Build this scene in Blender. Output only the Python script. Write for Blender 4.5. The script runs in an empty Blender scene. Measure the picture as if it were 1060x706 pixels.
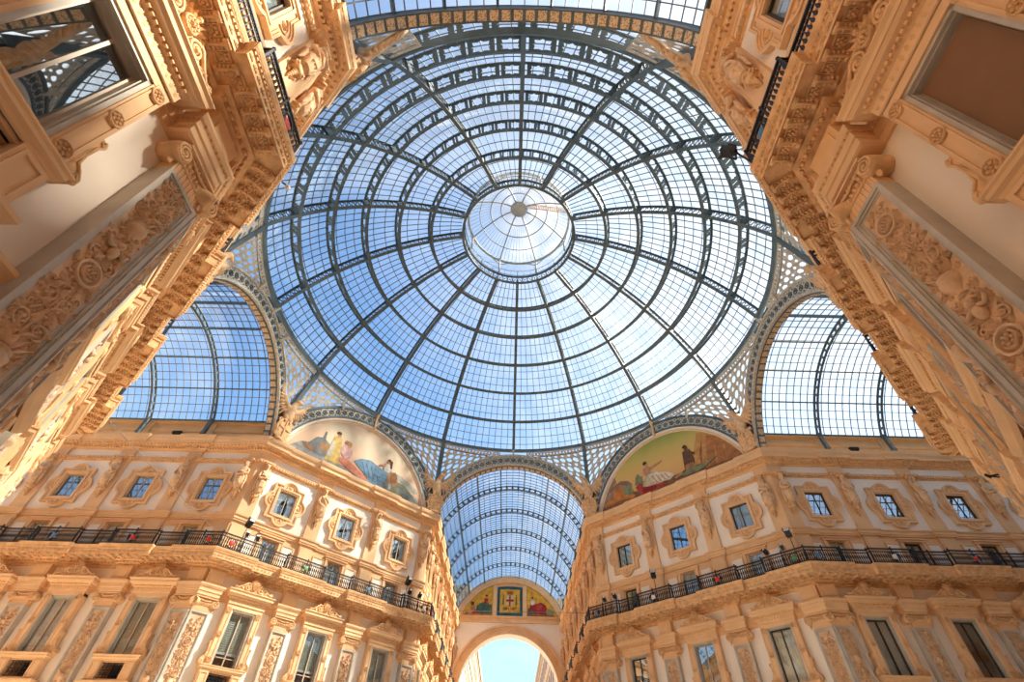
import bpy, bmesh, math, random
from mathutils import Matrix, Vector
PI = math.pi
SC = bpy.context.scene
COL = SC.collection
rnd = random.Random(7)

# ------------------------------------------------------------------ plan of the place (metres, floor at z = 0)
W0 = 7.25                     # half width of the arms
D0 = 17.966                   # distance of the diagonal facades from the dome axis
R2 = math.sqrt(.5)
L0 = math.sqrt(2) * D0 - W0   # octagon corner coordinate
HD = (L0 - W0) * R2           # half length of a diagonal facade
BAY = 4.83
ARC_Z, ARC_R, ARC_RO = 20.25, 7.2, 8.4
RING_R, RING_Z = 17.83, 29.02
SPH_Z = 20.43
SPH_R = math.hypot(RING_R, RING_Z - SPH_Z)
A0 = math.atan2(RING_Z - SPH_Z, RING_R)
A1 = math.atan2(39.58 - SPH_Z, 5.0)

# ------------------------------------------------------------------ materials
def new_mat(name):
    m = bpy.data.materials.new(name); m.use_nodes = True
    nt = m.node_tree; nt.nodes.clear()
    out = nt.nodes.new('ShaderNodeOutputMaterial')
    return m, nt, out

def solid(name, col, rough=.8, metal=0.0, var=.12, scale=2.0, bump=0.0, bscale=20.0, spec=.3):
    m, nt, out = new_mat(name)
    N, K = nt.nodes, nt.links
    b = N.new('ShaderNodeBsdfPrincipled'); K.new(b.outputs[0], out.inputs[0])
    b.inputs['Roughness'].default_value = rough; b.inputs['Metallic'].default_value = metal
    b.inputs['Specular IOR Level'].default_value = spec
    tc = N.new('ShaderNodeTexCoord')
    nz = N.new('ShaderNodeTexNoise'); nz.inputs['Scale'].default_value = scale; nz.inputs['Detail'].default_value = 5
    K.new(tc.outputs['Object'], nz.inputs['Vector'])
    r = N.new('ShaderNodeValToRGB')
    c = col
    r.color_ramp.elements[0].position = .3; r.color_ramp.elements[1].position = .7
    r.color_ramp.elements[0].color = (c[0]*(1-var), c[1]*(1-var*1.1), c[2]*(1-var*1.25), 1)
    r.color_ramp.elements[1].color = (min(1, c[0]*(1+var*.6)), min(1, c[1]*(1+var*.6)), min(1, c[2]*(1+var*.6)), 1)
    K.new(nz.outputs['Fac'], r.inputs[0]); K.new(r.outputs[0], b.inputs['Base Color'])
    if bump:
        n2 = N.new('ShaderNodeTexNoise'); n2.inputs['Scale'].default_value = bscale; n2.inputs['Detail'].default_value = 3
        K.new(tc.outputs['Object'], n2.inputs['Vector'])
        bp = N.new('ShaderNodeBump'); bp.inputs['Strength'].default_value = bump; bp.inputs['Distance'].default_value = .03
        K.new(n2.outputs['Fac'], bp.inputs['Height']); K.new(bp.outputs[0], b.inputs['Normal'])
    return m

def glass_mat(name, tint, trans, diff, gloss=.05, dirt_scale=.6, dcol=(.85, .8, .68)):
    """roof glass: mostly clear, a little reflecting, a film of pale dust that scatters light"""
    m, nt, out = new_mat(name); N, K = nt.nodes, nt.links
    tr = N.new('ShaderNodeBsdfTransparent'); tr.inputs[0].default_value = (tint[0]*trans, tint[1]*trans, tint[2]*trans, 1)
    gl = N.new('ShaderNodeBsdfGlossy'); gl.inputs['Roughness'].default_value = .04; gl.inputs[0].default_value = (.9, .95, 1, 1)
    tl = N.new('ShaderNodeBsdfTranslucent'); tl.inputs[0].default_value = (*dcol, 1)
    tc = N.new('ShaderNodeTexCoord')
    nz = N.new('ShaderNodeTexNoise'); nz.inputs['Scale'].default_value = dirt_scale; nz.inputs['Detail'].default_value = 6
    K.new(tc.outputs['Object'], nz.inputs['Vector'])
    mp = N.new('ShaderNodeMapRange'); mp.inputs[1].default_value = .35; mp.inputs[2].default_value = .75
    mp.inputs[3].default_value = diff*.4; mp.inputs[4].default_value = diff*1.8
    K.new(nz.outputs['Fac'], mp.inputs[0])
    a = N.new('ShaderNodeMixShader'); K.new(mp.outputs[0], a.inputs[0]); K.new(tr.outputs[0], a.inputs[1]); K.new(tl.outputs[0], a.inputs[2])
    lw = N.new('ShaderNodeLayerWeight'); lw.inputs[0].default_value = .25
    ml = N.new('ShaderNodeMath'); ml.operation = 'MULTIPLY'; ml.inputs[1].default_value = gloss*4
    K.new(lw.outputs['Fresnel'], ml.inputs[0])
    b = N.new('ShaderNodeMixShader'); K.new(ml.outputs[0], b.inputs[0]); K.new(a.outputs[0], b.inputs[1]); K.new(gl.outputs[0], b.inputs[2])
    K.new(b.outputs[0], out.inputs[0])
    return m

def pane_mat(name, refl, tint=(.8, .85, .85), top=1.0):
    m, nt, out = new_mat(name); N, K = nt.nodes, nt.links
    tr = N.new('ShaderNodeBsdfTransparent'); tr.inputs[0].default_value = (*tint, 1)
    gl = N.new('ShaderNodeBsdfGlossy'); gl.inputs['Roughness'].default_value = .015; gl.inputs[0].default_value = (.95, .97, 1, 1)
    lw = N.new('ShaderNodeLayerWeight'); lw.inputs[0].default_value = .4
    mp = N.new('ShaderNodeMapRange'); mp.inputs[3].default_value = refl; mp.inputs[4].default_value = top
    K.new(lw.outputs['Fresnel'], mp.inputs[0])
    b = N.new('ShaderNodeMixShader'); K.new(mp.outputs[0], b.inputs[0]); K.new(tr.outputs[0], b.inputs[1]); K.new(gl.outputs[0], b.inputs[2])
    K.new(b.outputs[0], out.inputs[0])
    return m

def ramp_mat(name, stops, axis='Z', lo=0, hi=1, noise=.35, nscale=.8, rough=.7):
    """mosaic ground: tesserae colours that drift across the picture"""
    m, nt, out = new_mat(name); N, K = nt.nodes, nt.links
    b = N.new('ShaderNodeBsdfPrincipled'); b.inputs['Roughness'].default_value = rough; b.inputs['Specular IOR Level'].default_value = .2
    K.new(b.outputs[0], out.inputs[0])
    tc = N.new('ShaderNodeTexCoord'); sx = N.new('ShaderNodeSeparateXYZ'); K.new(tc.outputs['Object'], sx.inputs[0])
    mp = N.new('ShaderNodeMapRange'); mp.inputs[1].default_value = lo; mp.inputs[2].default_value = hi
    K.new(sx.outputs[axis], mp.inputs[0])
    nz = N.new('ShaderNodeTexNoise'); nz.inputs['Scale'].default_value = nscale; nz.inputs['Detail'].default_value = 4
    K.new(tc.outputs['Object'], nz.inputs['Vector'])
    ma = N.new('ShaderNodeMath'); ma.operation = 'MULTIPLY_ADD'; ma.inputs[1].default_value = noise; ma.inputs[2].default_value = -noise*.5
    K.new(nz.outputs['Fac'], ma.inputs[0])
    ad = N.new('ShaderNodeMath'); ad.operation = 'ADD'; K.new(mp.outputs[0], ad.inputs[0]); K.new(ma.outputs[0], ad.inputs[1])
    r = N.new('ShaderNodeValToRGB'); K.new(ad.outputs[0], r.inputs[0])
    els = r.color_ramp.elements
    while len(els) < len(stops): els.new(.5)
    for e, (p, c) in zip(els, stops): e.position = p; e.color = (*c, 1)
    K.new(r.outputs[0], b.inputs['Base Color'])
    return m

def speckle(name, c1, c2, scale, rough=.7):
    m, nt, out = new_mat(name); N, K = nt.nodes, nt.links
    b = N.new('ShaderNodeBsdfPrincipled'); b.inputs['Roughness'].default_value = rough; K.new(b.outputs[0], out.inputs[0])
    b.inputs['Specular IOR Level'].default_value = .2
    tc = N.new('ShaderNodeTexCoord'); v = N.new('ShaderNodeTexVoronoi'); v.inputs['Scale'].default_value = scale
    K.new(tc.outputs['Object'], v.inputs['Vector'])
    r = N.new('ShaderNodeValToRGB'); r.color_ramp.elements[0].position = .25; r.color_ramp.elements[1].position = .55
    r.color_ramp.elements[0].color = (*c1, 1); r.color_ramp.elements[1].color = (*c2, 1)
    K.new(v.outputs['Distance'], r.inputs[0]); K.new(r.outputs[0], b.inputs['Base Color'])
    return m

M = {}
M['plaster'] = solid('plaster', (.85, .765, .64), .9, var=.06, scale=.35, bump=.05, bscale=9)
M['ochre'] = solid('ochre_stone', (.755, .488, .262), .85, var=.10, scale=1.1, bump=.12, bscale=14)
M['carved'] = solid('carved_ochre_stone', (.74, .465, .235), .85, var=.22, scale=4.0, bump=.5, bscale=26)
M['statue'] = solid('statue_stone', (.72, .475, .27), .85, var=.22, scale=4.0, bump=.3, bscale=18)
M['relief'] = solid('relief_stone', (.68, .46, .28), .85, var=.2, scale=3.5, bump=.3, bscale=22)
M['grey'] = solid('grey_marble', (.50, .45, .37), .6, var=.18, scale=1.6)
M['iron'] = solid('black_iron', (.025, .025, .03), .5, var=.2)
M['steel'] = solid('dome_steel', (.10, .135, .15), .5, var=.22, scale=1.5, spec=.4)
M['bar'] = solid('glazing_bar', (.16, .19, .21), .5, var=.15)
M['lace'] = speckle('grey_lacework', (.17, .175, .17), (.56, .53, .46), 9)
M['lacebase'] = solid('spandrel_iron', (.55, .52, .45), .7, var=.3, scale=5)
M['tan'] = speckle('tan_coffer', (.26, .20, .14), (.66, .50, .34), 12)
M['glass'] = glass_mat('roof_glass', (.93, .97, 1.0), .93, .05)
M['vglass'] = glass_mat('vault_glass', (.93, .97, 1.0), .92, .05)
M['lglass'] = glass_mat('lantern_glass', (.95, .97, 1.0), .92, .12)
M['pane'] = pane_mat('window_pane', .06, (.9, .93, .93), .45)
M['mirror'] = pane_mat('reflecting_pane', .30, (.5, .55, .55))
M['blind'] = solid('grey_green_blind', (.52, .53, .45), .8, var=.1)
M['curtain'] = solid('white_curtain', (.80, .84, .88), .9, var=.15, scale=2.5)
M['paleshade'] = solid('pale_shade', (.66, .68, .62), .85, var=.2, scale=.7)
M['brown'] = solid('brown_shade', (.235, .125, .062), .8, var=.05)
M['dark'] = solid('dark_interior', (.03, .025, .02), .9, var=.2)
M['interior'] = solid('red_brown_interior', (.20, .07, .03), .8, var=.6, scale=3)
M['sash'] = solid('painted_sash', (.48, .40, .30), .6, var=.1)
M['sashdark'] = solid('dark_sash', (.06, .05, .04), .6, var=.1)
M['floor'] = speckle('marble_floor', (.70, .62, .52), (.80, .74, .66), 1.2, .35)
M['black'] = solid('black_lamp_housing', (.02, .02, .022), .4, var=.1)
M['lens'] = solid('lamp_lens', (.65, .68, .7), .15, var=.05, spec=.6)
M['red'] = solid('red_enamel', (.62, .04, .03), .5, var=.1)
M['white'] = solid('white_enamel', (.75, .73, .70), .5, var=.05)
M['blue'] = solid('blue_enamel', (.08, .22, .38), .5, var=.1)
M['green'] = solid('green_enamel', (.08, .28, .12), .5, var=.1)
M['cable'] = solid('steel_cable', (.22, .2, .18), .5)
M['outwall'] = solid('pale_house_wall', (.66, .58, .53), .9, var=.06)
M['outbeige'] = solid('beige_house_wall', (.60, .47, .33), .9, var=.06)
M['roof'] = solid('roof_covering', (.32, .30, .28), .9)

# ------------------------------------------------------------------ mesh builder.  Local axes: x along a wall, z up, OUT of the wall = -y
class MB:
    def __init__(s): s.v = []; s.f = []; s.sm = []; s.mi = []
    def add(s, vs, fs, smooth=False, m=0):
        n = len(s.v); s.v += [tuple(p) for p in vs]
        for f in fs:
            s.f.append(tuple(i + n for i in f)); s.sm.append(smooth); s.mi.append(m)
    def box(s, a0, a1, o0, o1, z0, z1, m=0):
        y0, y1 = -o1, -o0
        s.add([(a0,y0,z0),(a1,y0,z0),(a1,y1,z0),(a0,y1,z0),(a0,y0,z1),(a1,y0,z1),(a1,y1,z1),(a0,y1,z1)],
              [(0,3,2,1),(4,5,6,7),(0,1,5,4),(1,2,6,5),(2,3,7,6),(3,0,4,7)], m=m)
    def bar(s, p, q, w, h=None, up=(0,0,1), m=0):
        """square bar from p to q"""
        p, q = Vector(p), Vector(q); d = (q-p)
        if d.length < 1e-6: return
        d.normalize(); u = Vector(up)
        if abs(d.dot(u)) > .98: u = Vector((1,0,0)) if abs(d.x) < .9 else Vector((0,1,0))
        a = d.cross(u).normalized(); b = a.cross(d).normalized(); h = h or w
        vs = []
        for c in (p, q):
            for i, j in ((-1,-1),(1,-1),(1,1),(-1,1)): vs.append(c + a*(i*w/2) + b*(j*h/2))
        s.add(vs, [(0,1,2,3),(7,6,5,4),(0,4,5,1),(1,5,6,2),(2,6,7,3),(3,7,4,0)], m=m)
    def ribbon(s, pts, ups, w, h, m=0, closed=False):
        """rectangular section swept along pts; ups = normal at each point (h measured along it)"""
        n = len(pts); vs = []
        for i in range(n):
            p = Vector(pts[i]); a = Vector(pts[(i-1) % n if closed else max(i-1, 0)]); b = Vector(pts[(i+1) % n if closed else min(i+1, n-1)])
            d = (b-a).normalized(); u = Vector(ups[i]).normalized(); r = d.cross(u).normalized()
            for x, y in ((-1,-1),(1,-1),(1,1),(-1,1)): vs.append(p + r*(x*w/2) + u*(y*h/2))
        fs = []
        for i in range(n if closed else n-1):
            j = (i+1) % n
            for k in range(4): fs.append((i*4+k, i*4+(k+1) % 4, j*4+(k+1) % 4, j*4+k))
        if not closed: fs += [(3,2,1,0), tuple((n-1)*4+k for k in range(4))]
        s.add(vs, fs, m=m)
    def prism(s, poly, o0, o1, m=0):
        """polygon in (x, z) pushed out from o0 to o1"""
        ar = sum(poly[i][0]*poly[(i+1) % len(poly)][1]-poly[(i+1) % len(poly)][0]*poly[i][1] for i in range(len(poly)))
        if ar < 0: poly = poly[::-1]
        n = len(poly)
        vs = [(x, -o1, z) for x, z in poly] + [(x, -o0, z) for x, z in poly]
        fs = [tuple(range(n))] + [(i+n, (i+1) % n+n, (i+1) % n, i) for i in range(n)] + [tuple(range(2*n-1, n-1, -1))]
        s.add(vs, fs, m=m)
    def ring(s, outer, inner, o0, o1, m=0, back=False):
        """band between two closed curves of equal point count (x, z), thickness o0..o1"""
        n = len(outer)
        vs = [(x,-o1,z) for x,z in outer]+[(x,-o1,z) for x,z in inner]+[(x,-o0,z) for x,z in outer]+[(x,-o0,z) for x,z in inner]
        fs = []
        for i in range(n):
            j = (i+1) % n
            fs += [(i,j,n+j,n+i), (2*n+i,2*n+j,j,i), (n+i,n+j,3*n+j,3*n+i)]
            if back: fs.append((2*n+j,2*n+i,3*n+i,3*n+j))
        s.add(vs, fs, m=m)
    def tube(s, pts, r, n=6, m=0, cap=True, smooth=True):
        k = len(pts); rs = r if isinstance(r, (list, tuple)) else [r]*k
        vs = []; prev = None
        for i in range(k):
            a, b = Vector(pts[max(i-1,0)]), Vector(pts[min(i+1,k-1)]); d = (b-a)
            d = d.normalized() if d.length > 1e-9 else Vector((0,0,1))
            if prev is None:
                u = Vector((0,0,1)) if abs(d.z) < .9 else Vector((1,0,0))
                u = (u - d*u.dot(d)).normalized()
            else:
                u = prev - d*prev.dot(d); u = u.normalized() if u.length > 1e-6 else prev
            prev = u; w = d.cross(u)
            for j in range(n):
                t = 2*PI*j/n; vs.append(Vector(pts[i]) + (u*math.cos(t) + w*math.sin(t))*rs[i])
        fs = []
        for i in range(k-1):
            for j in range(n): fs.append((i*n+j, i*n+(j+1) % n, (i+1)*n+(j+1) % n, (i+1)*n+j))
        if cap: fs += [tuple(range(n-1,-1,-1)), tuple((k-1)*n+j for j in range(n))]
        s.add(vs, fs, smooth, m)
    def ball(s, c, r, nu=8, nv=5, m=0, rot=None, smooth=True):
        if isinstance(r, (int, float)): r = (r, r, r)
        vs = [Vector((0,0,r[2]))]
        for i in range(1, nv):
            a = PI*i/nv
            for j in range(nu):
                b = 2*PI*j/nu; vs.append(Vector((r[0]*math.sin(a)*math.cos(b), r[1]*math.sin(a)*math.sin(b), r[2]*math.cos(a))))
        vs.append(Vector((0,0,-r[2])))
        if rot is not None: vs = [rot @ v for v in vs]
        c = Vector(c); vs = [v + c for v in vs]
        fs = [(0, 1+j, 1+(j+1) % nu) for j in range(nu)]
        for i in range(nv-2):
            for j in range(nu):
                a, b = 1+i*nu, 1+(i+1)*nu; fs.append((a+j, b+j, b+(j+1) % nu, a+(j+1) % nu))
        e = len(vs)-1; a = 1+(nv-2)*nu
        fs += [(a+j, e, a+(j+1) % nu) for j in range(nu)]
        s.add(vs, fs, smooth, m)
    def disc(s, c, prof, n=12, m=0, smooth=True):
        """lathe about the outward axis at (x, z); prof = [(radius, o), ...] from rim to centre"""
        vs = []
        for r, o in prof:
            for j in range(n):
                t = 2*PI*j/n; vs.append((c[0]+r*math.cos(t), -o, c[1]+r*math.sin(t)))
        fs = []
        for i in range(len(prof)-1):
            for j in range(n): fs.append((i*n+j, i*n+(j+1) % n, (i+1)*n+(j+1) % n, (i+1)*n+j))
        fs.append(tuple((len(prof)-1)*n+j for j in range(n)))
        s.add(vs, fs, smooth, m)
    def lathe(s, c, prof, n=12, m=0, smooth=True):
        """lathe about the vertical axis at point c; prof = [(radius, dz), ...]"""
        vs = []
        for r, z in prof:
            for j in range(n):
                t = 2*PI*j/n; vs.append((c[0]+r*math.cos(t), c[1]+r*math.sin(t), c[2]+z))
        fs = []
        for i in range(len(prof)-1):
            for j in range(n): fs.append((i*n+j, i*n+(j+1) % n, (i+1)*n+(j+1) % n, (i+1)*n+j))
        fs += [tuple(range(n-1,-1,-1)), tuple((len(prof)-1)*n+j for j in range(n))]
        s.add(vs, fs, smooth, m)
    def spiral(s, c, R, turns, a0, sgn, o, r0, r1, n=5, seg=14, m=0):
        pts = []; rs = []
        for i in range(int(seg*turns)+1):
            t = i/(seg*turns); a = a0 + sgn*t*turns*2*PI; rr = R*(1-.85*t)
            pts.append((c[0]+rr*math.cos(a), -o, c[1]+rr*math.sin(a))); rs.append(r0+(r1-r0)*t)
        s.tube(pts, rs, n, m)
    def leaf(s, p, ang, ln, wd, o, th, m=0, n=6):
        """a curling acanthus leaf lying on the wall, root at p, pointing along ang"""
        vs = []; ca, sa = math.cos(ang), math.sin(ang)
        prof = [(0, .25, .3), (.25, .8, .8), (.5, 1, 1.0), (.75, .75, .9), (1, .12, 1.1)]
        for t, w, h in prof:
            for k in (-1, 0, 1):
                x, y = t*ln, k*w*wd/2*(1 if k else 0)
                oo = o + th*(h if k == 0 else .15*h)
                vs.append((p[0]+x*ca-y*sa, -oo, p[1]+x*sa+y*ca))
        fs = []
        for i in range(len(prof)-1):
            a = i*3; fs += [(a,a+3,a+4,a+1), (a+1,a+4,a+5,a+2)]
        s.add(vs, fs, False, m)
    def rosette(s, c, r, o, h, petals=6, m=0):
        s.disc(c, [(r, o), (r, o+h*.6), (r*.86, o+h), (r*.8, o+h*.5), (r*.5, o+h*.4)], 14, m)
        for k in range(petals):
            a = 2*PI*k/petals; x, z = c[0]+r*.5*math.cos(a), c[1]+r*.5*math.sin(a)
            s.ball((x, -(o+h*.5), z), (r*.24, h*.5, r*.24), 6, 4, m)
        s.ball((c[0], -(o+h*.7), c[1]), (r*.18, h*.5, r*.18), 6, 4, m)
    def build(s, name, mats, parent=None, shift=None, mat=None):
        me = bpy.data.meshes.new(name)
        vs = s.v
        if shift: vs = [(x+shift[0], y+shift[1], z+shift[2]) for x, y, z in vs]
        me.from_pydata([tuple(v) for v in vs], [], s.f)
        me.polygons.foreach_set('use_smooth', s.sm); me.polygons.foreach_set('material_index', s.mi)
        for k in (mats if isinstance(mats, (list, tuple)) else [mats]): me.materials.append(M[k])
        bm = bmesh.new(); bm.from_mesh(me); bmesh.ops.recalc_face_normals(bm, faces=bm.faces); bm.to_mesh(me); bm.free()
        o = bpy.data.objects.new(name, me); COL.objects.link(o)
        if parent is not None: o.parent = parent
        return o

def tag(o, label=None, cat=None, group=None, kind=None):
    if label: o['label'] = label
    if cat: o['category'] = cat
    if group: o['group'] = group
    if kind: o['kind'] = kind
    return o
def empty(name, label=None, cat=None, group=None, kind=None):
    o = bpy.data.objects.new(name, None); COL.objects.link(o); o.empty_display_size = .3
    return tag(o, label, cat, group, kind)
def copy_tree(o, parent=None):
    c = o.copy(); COL.objects.link(c)
    if parent is not None: c.parent = parent
    for ch in o.children: copy_tree(ch, c)
    return c
def remove_tree(o):
    for ch in list(o.children): remove_tree(ch)
    bpy.data.objects.remove(o)

# ------------------------------------------------------------------ wall faces: outward normal, origin, x axis
class Face:
    def __init__(s, n, o):
        s.n = Vector((n[0], n[1], 0)).normalized(); s.o = Vector((o[0], o[1], 0))
        s.x = Vector((-s.n.y, s.n.x, 0)) * 1.0
        f = -s.n; s.x = Vector((f.y, -f.x, 0)); s.rz = math.atan2(s.x.y, s.x.x)
    def pt(s, a, o=0., z=0.): return s.o + s.x*a + s.n*o + Vector((0,0,z))
FC = {'LD': Face((1,-1), (-D0*R2, D0*R2)), 'RD': Face((-1,-1), (D0*R2, D0*R2)),
      'NLD': Face((1,1), (-D0*R2, -D0*R2)), 'NRD': Face((-1,1), (D0*R2, -D0*R2)),
      'LA': Face((0,-1), (-L0, W0)), 'RA': Face((0,-1), (L0, W0)),
      'FL': Face((1,0), (-W0, L0)), 'FR': Face((-1,0), (W0, L0)),
      'NL': Face((1,0), (-W0, -L0)), 'NR': Face((-1,0), (W0, -L0)),
      'LA2': Face((0,1), (-L0, -W0)), 'RA2': Face((0,1), (L0, -W0))}
# faces whose s grows away from the corner (+1) or towards it (-1)
SIGN = {'LA': -1, 'RA': 1, 'FL': 1, 'FR': -1, 'NL': -1, 'NR': 1, 'LA2': 1, 'RA2': -1}
NB = {'LA': 6, 'RA': 6, 'FL': 6, 'FR': 6, 'NL': 4, 'NR': 4, 'LA2': 6, 'RA2': 6}     # bays long
DET = {'LA': 5, 'RA': 5, 'FL': 6, 'FR': 6, 'NL': 2, 'NR': 2, 'LA2': 0, 'RA2': 0}    # bays with full carving
PW = 7.3                                                                             # corner pilaster centre on a diagonal
def bays(f):
    if f in SIGN: return [SIGN[f]*(2.5+BAY*k+(.14 if f in ('NL', 'NR') else 0)) for k in range(NB[f])]
    return [-4.95, 0, 4.95]
def pils(f):
    if f in SIGN: return [SIGN[f]*(.41 if k == 0 else BAY*k) for k in range(NB[f]+1)]
    return [-PW, -2.46, 2.46, PW]
def place(proto, f, a, z=0., o=0.):
    c = copy_tree(proto); c.location = FC[f].pt(a, o, z); c.rotation_euler = (0, 0, FC[f].rz)
    return c
ORD = ['first', 'second', 'third', 'fourth', 'fifth', 'sixth', 'seventh']
WHERE = {'LD': 'under the pastel mosaic', 'RD': 'under the harvest mosaic',
         'LA': 'in the pastel side arm', 'RA': 'in the harvest side arm',
         'FL': "on the crested arm's sunlit wall", 'FR': "on the crested arm's shaded wall",
         'NL': 'on the close clear-glass wall', 'NR': 'on the close brown-blind wall',
         'NLD': 'on the steep sunlit facade', 'NRD': 'on the steep shaded facade'}
FROM = {'LD': 'from the crested arm', 'RD': 'from the crested arm', 'NLD': 'from the close corner', 'NRD': 'from the close corner'}
def order(f, k, n):
    """how a thing on face f is counted: k = index in increasing s"""
    if f in SIGN: return ORD[k], 'from the dome'
    if f in ('LD', 'NRD'): k = n-1-k
    return ORD[k], FROM[f]

# plan path of a block's wall line, with breaks forward at the pilasters
BLOCKS = {'sunlit': ('LA', 'LD', 'FL'), 'shaded': ('FR', 'RD', 'RA'), 'close_sunlit': ('NL', 'NLD', 'LA2'), 'close_shaded': ('RA2', 'NRD', 'NR')}
def block_path(names, e, hw, cw):
    P = []
    fa, fd, fb = names
    def corner(o, which):
        w, d = W0-o, D0-o; l = math.sqrt(2)*d-w
        return w, l
    def pt(f, a, o): p = FC[f].pt(a, o); return (p.x, p.y)
    # first arm face: s from -len to 0
    Ln = NB[fa]*BAY + .1
    P.append(pt(fa, -Ln, 0))
    ps = sorted(pils(fa))
    for p in ps[:-1]:
        if abs(p) > Ln-1: continue
        P += [pt(fa, p-hw, 0), pt(fa, p-hw, e), pt(fa, p+hw, e), pt(fa, p+hw, 0)]
    ext = e*math.tan(PI/8)
    P += [pt(fa, -cw, 0), pt(fa, -cw, e), pt(fa, ext, e)]
    P += [pt(fd, -HD+cw, e), pt(fd, -HD+cw, 0)]
    for p in (-2.46, 2.46): P += [pt(fd, p-hw, 0), pt(fd, p-hw, e), pt(fd, p+hw, e), pt(fd, p+hw, 0)]
    P += [pt(fd, HD-cw, 0), pt(fd, HD-cw, e), pt(fd, HD+ext, e)]
    P += [pt(fb, cw, e), pt(fb, cw, 0)]
    Ln = NB[fb]*BAY + .1
    for p in sorted(pils(fb))[1:]:
        if abs(p) > Ln-1: continue
        P += [pt(fb, p-hw, 0), pt(fb, p-hw, e), pt(fb, p+hw, e), pt(fb, p+hw, 0)]
    P.append(pt(fb, Ln, 0))
    return P
def offset(P, o):
    """offset an open plan polyline to its right by o (mitred)"""
    n = len(P); out = []
    for i in range(n):
        ns = []
        for a, b in ((i-1, i), (i, i+1)):
            if a < 0 or b >= n: continue
            dx, dy = P[b][0]-P[a][0], P[b][1]-P[a][1]; l = math.hypot(dx, dy)
            if l < 1e-6: continue
            ns.append((dy/l, -dx/l))
        if len(ns) == 1: nx, ny = ns[0]; k = 1
        else:
            nx, ny = ns[0][0]+ns[1][0], ns[0][1]+ns[1][1]; l = math.hypot(nx, ny); nx, ny = nx/l, ny/l
            k = 1/max(.3, nx*ns[0][0]+ny*ns[0][1])
        out.append((P[i][0]+nx*o*k, P[i][1]+ny*o*k))
    return out
def sweep(mb, P, prof, m=0):
    """sweep profile [(o, z), ...] along plan path P"""
    rows = []
    cache = {}
    vs = []
    for o, z in prof:
        if o not in cache: cache[o] = offset(P, o)
        vs += [(x, y, z) for x, y in cache[o]]
    n = len(P); fs = []
    for i in range(len(prof)-1):
        for j in range(n-1): fs.append((i*n+j, i*n+j+1, (i+1)*n+j+1, (i+1)*n+j))
    mb.add(vs, fs, m=m)
def along(P, o, step, minlen=.5):
    """evenly spaced (point, tangent, normal) on the long runs of the offset path"""
    Q = offset(P, o); out = []
    for a, b in zip(Q[:-1], Q[1:]):
        dx, dy = b[0]-a[0], b[1]-a[1]; l = math.hypot(dx, dy)
        if l < minlen: continue
        tx, ty = dx/l, dy/l; n = max(1, round(l/step))
        for i in range(n):
            t = (i+.5)/n*l; out.append((Vector((a[0]+tx*t, a[1]+ty*t, 0)), Vector((tx, ty, 0)), Vector((ty, -tx, 0))))
    return out
def xf(mb, src, p, t, n, z):
    """append mesh src (local x along t, -y along n) at plan point p, height z"""
    off = len(mb.v)
    for v in src.v:
        q = p + t*v[0] - n*v[1]; mb.v.append((q.x, q.y, z+v[2]))
    for f, s_, m_ in zip(src.f, src.sm, src.mi):
        mb.f.append(tuple(i+off for i in f)); mb.sm.append(s_); mb.mi.append(m_)
def local_sweep(mb, a0, a1, prof, m=0, base=0., bk=.27):
    """a moulding with returned ends on a wall element, a0..a1, profile (o, z)"""
    P = [(a0, -base+.001), (a0, -base), (a1, -base), (a1, -base+.001)]
    P = [(a0, 0.0), (a0, -base-1e-4), (a1, -base-1e-4), (a1, 0.0)]
    vs = []; n = 4
    for o, z in prof:
        vs += [(a0-o, bk, z), (a0-o, -base-o, z), (a1+o, -base-o, z), (a1+o, bk, z)]
    fs = []
    for i in range(len(prof)-1):
        for j in range(n-1): fs.append((i*n+j, i*n+j+1, (i+1)*n+j+1, (i+1)*n+j))
    mb.add(vs, fs, m=m)

# ================================================================== SETTING
# ---- floor
mb = MB(); mb.box(-75, 75, -75, 75, -.3, 0); fl = mb.build('floor', 'floor'); tag(fl, kind='structure')

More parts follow.
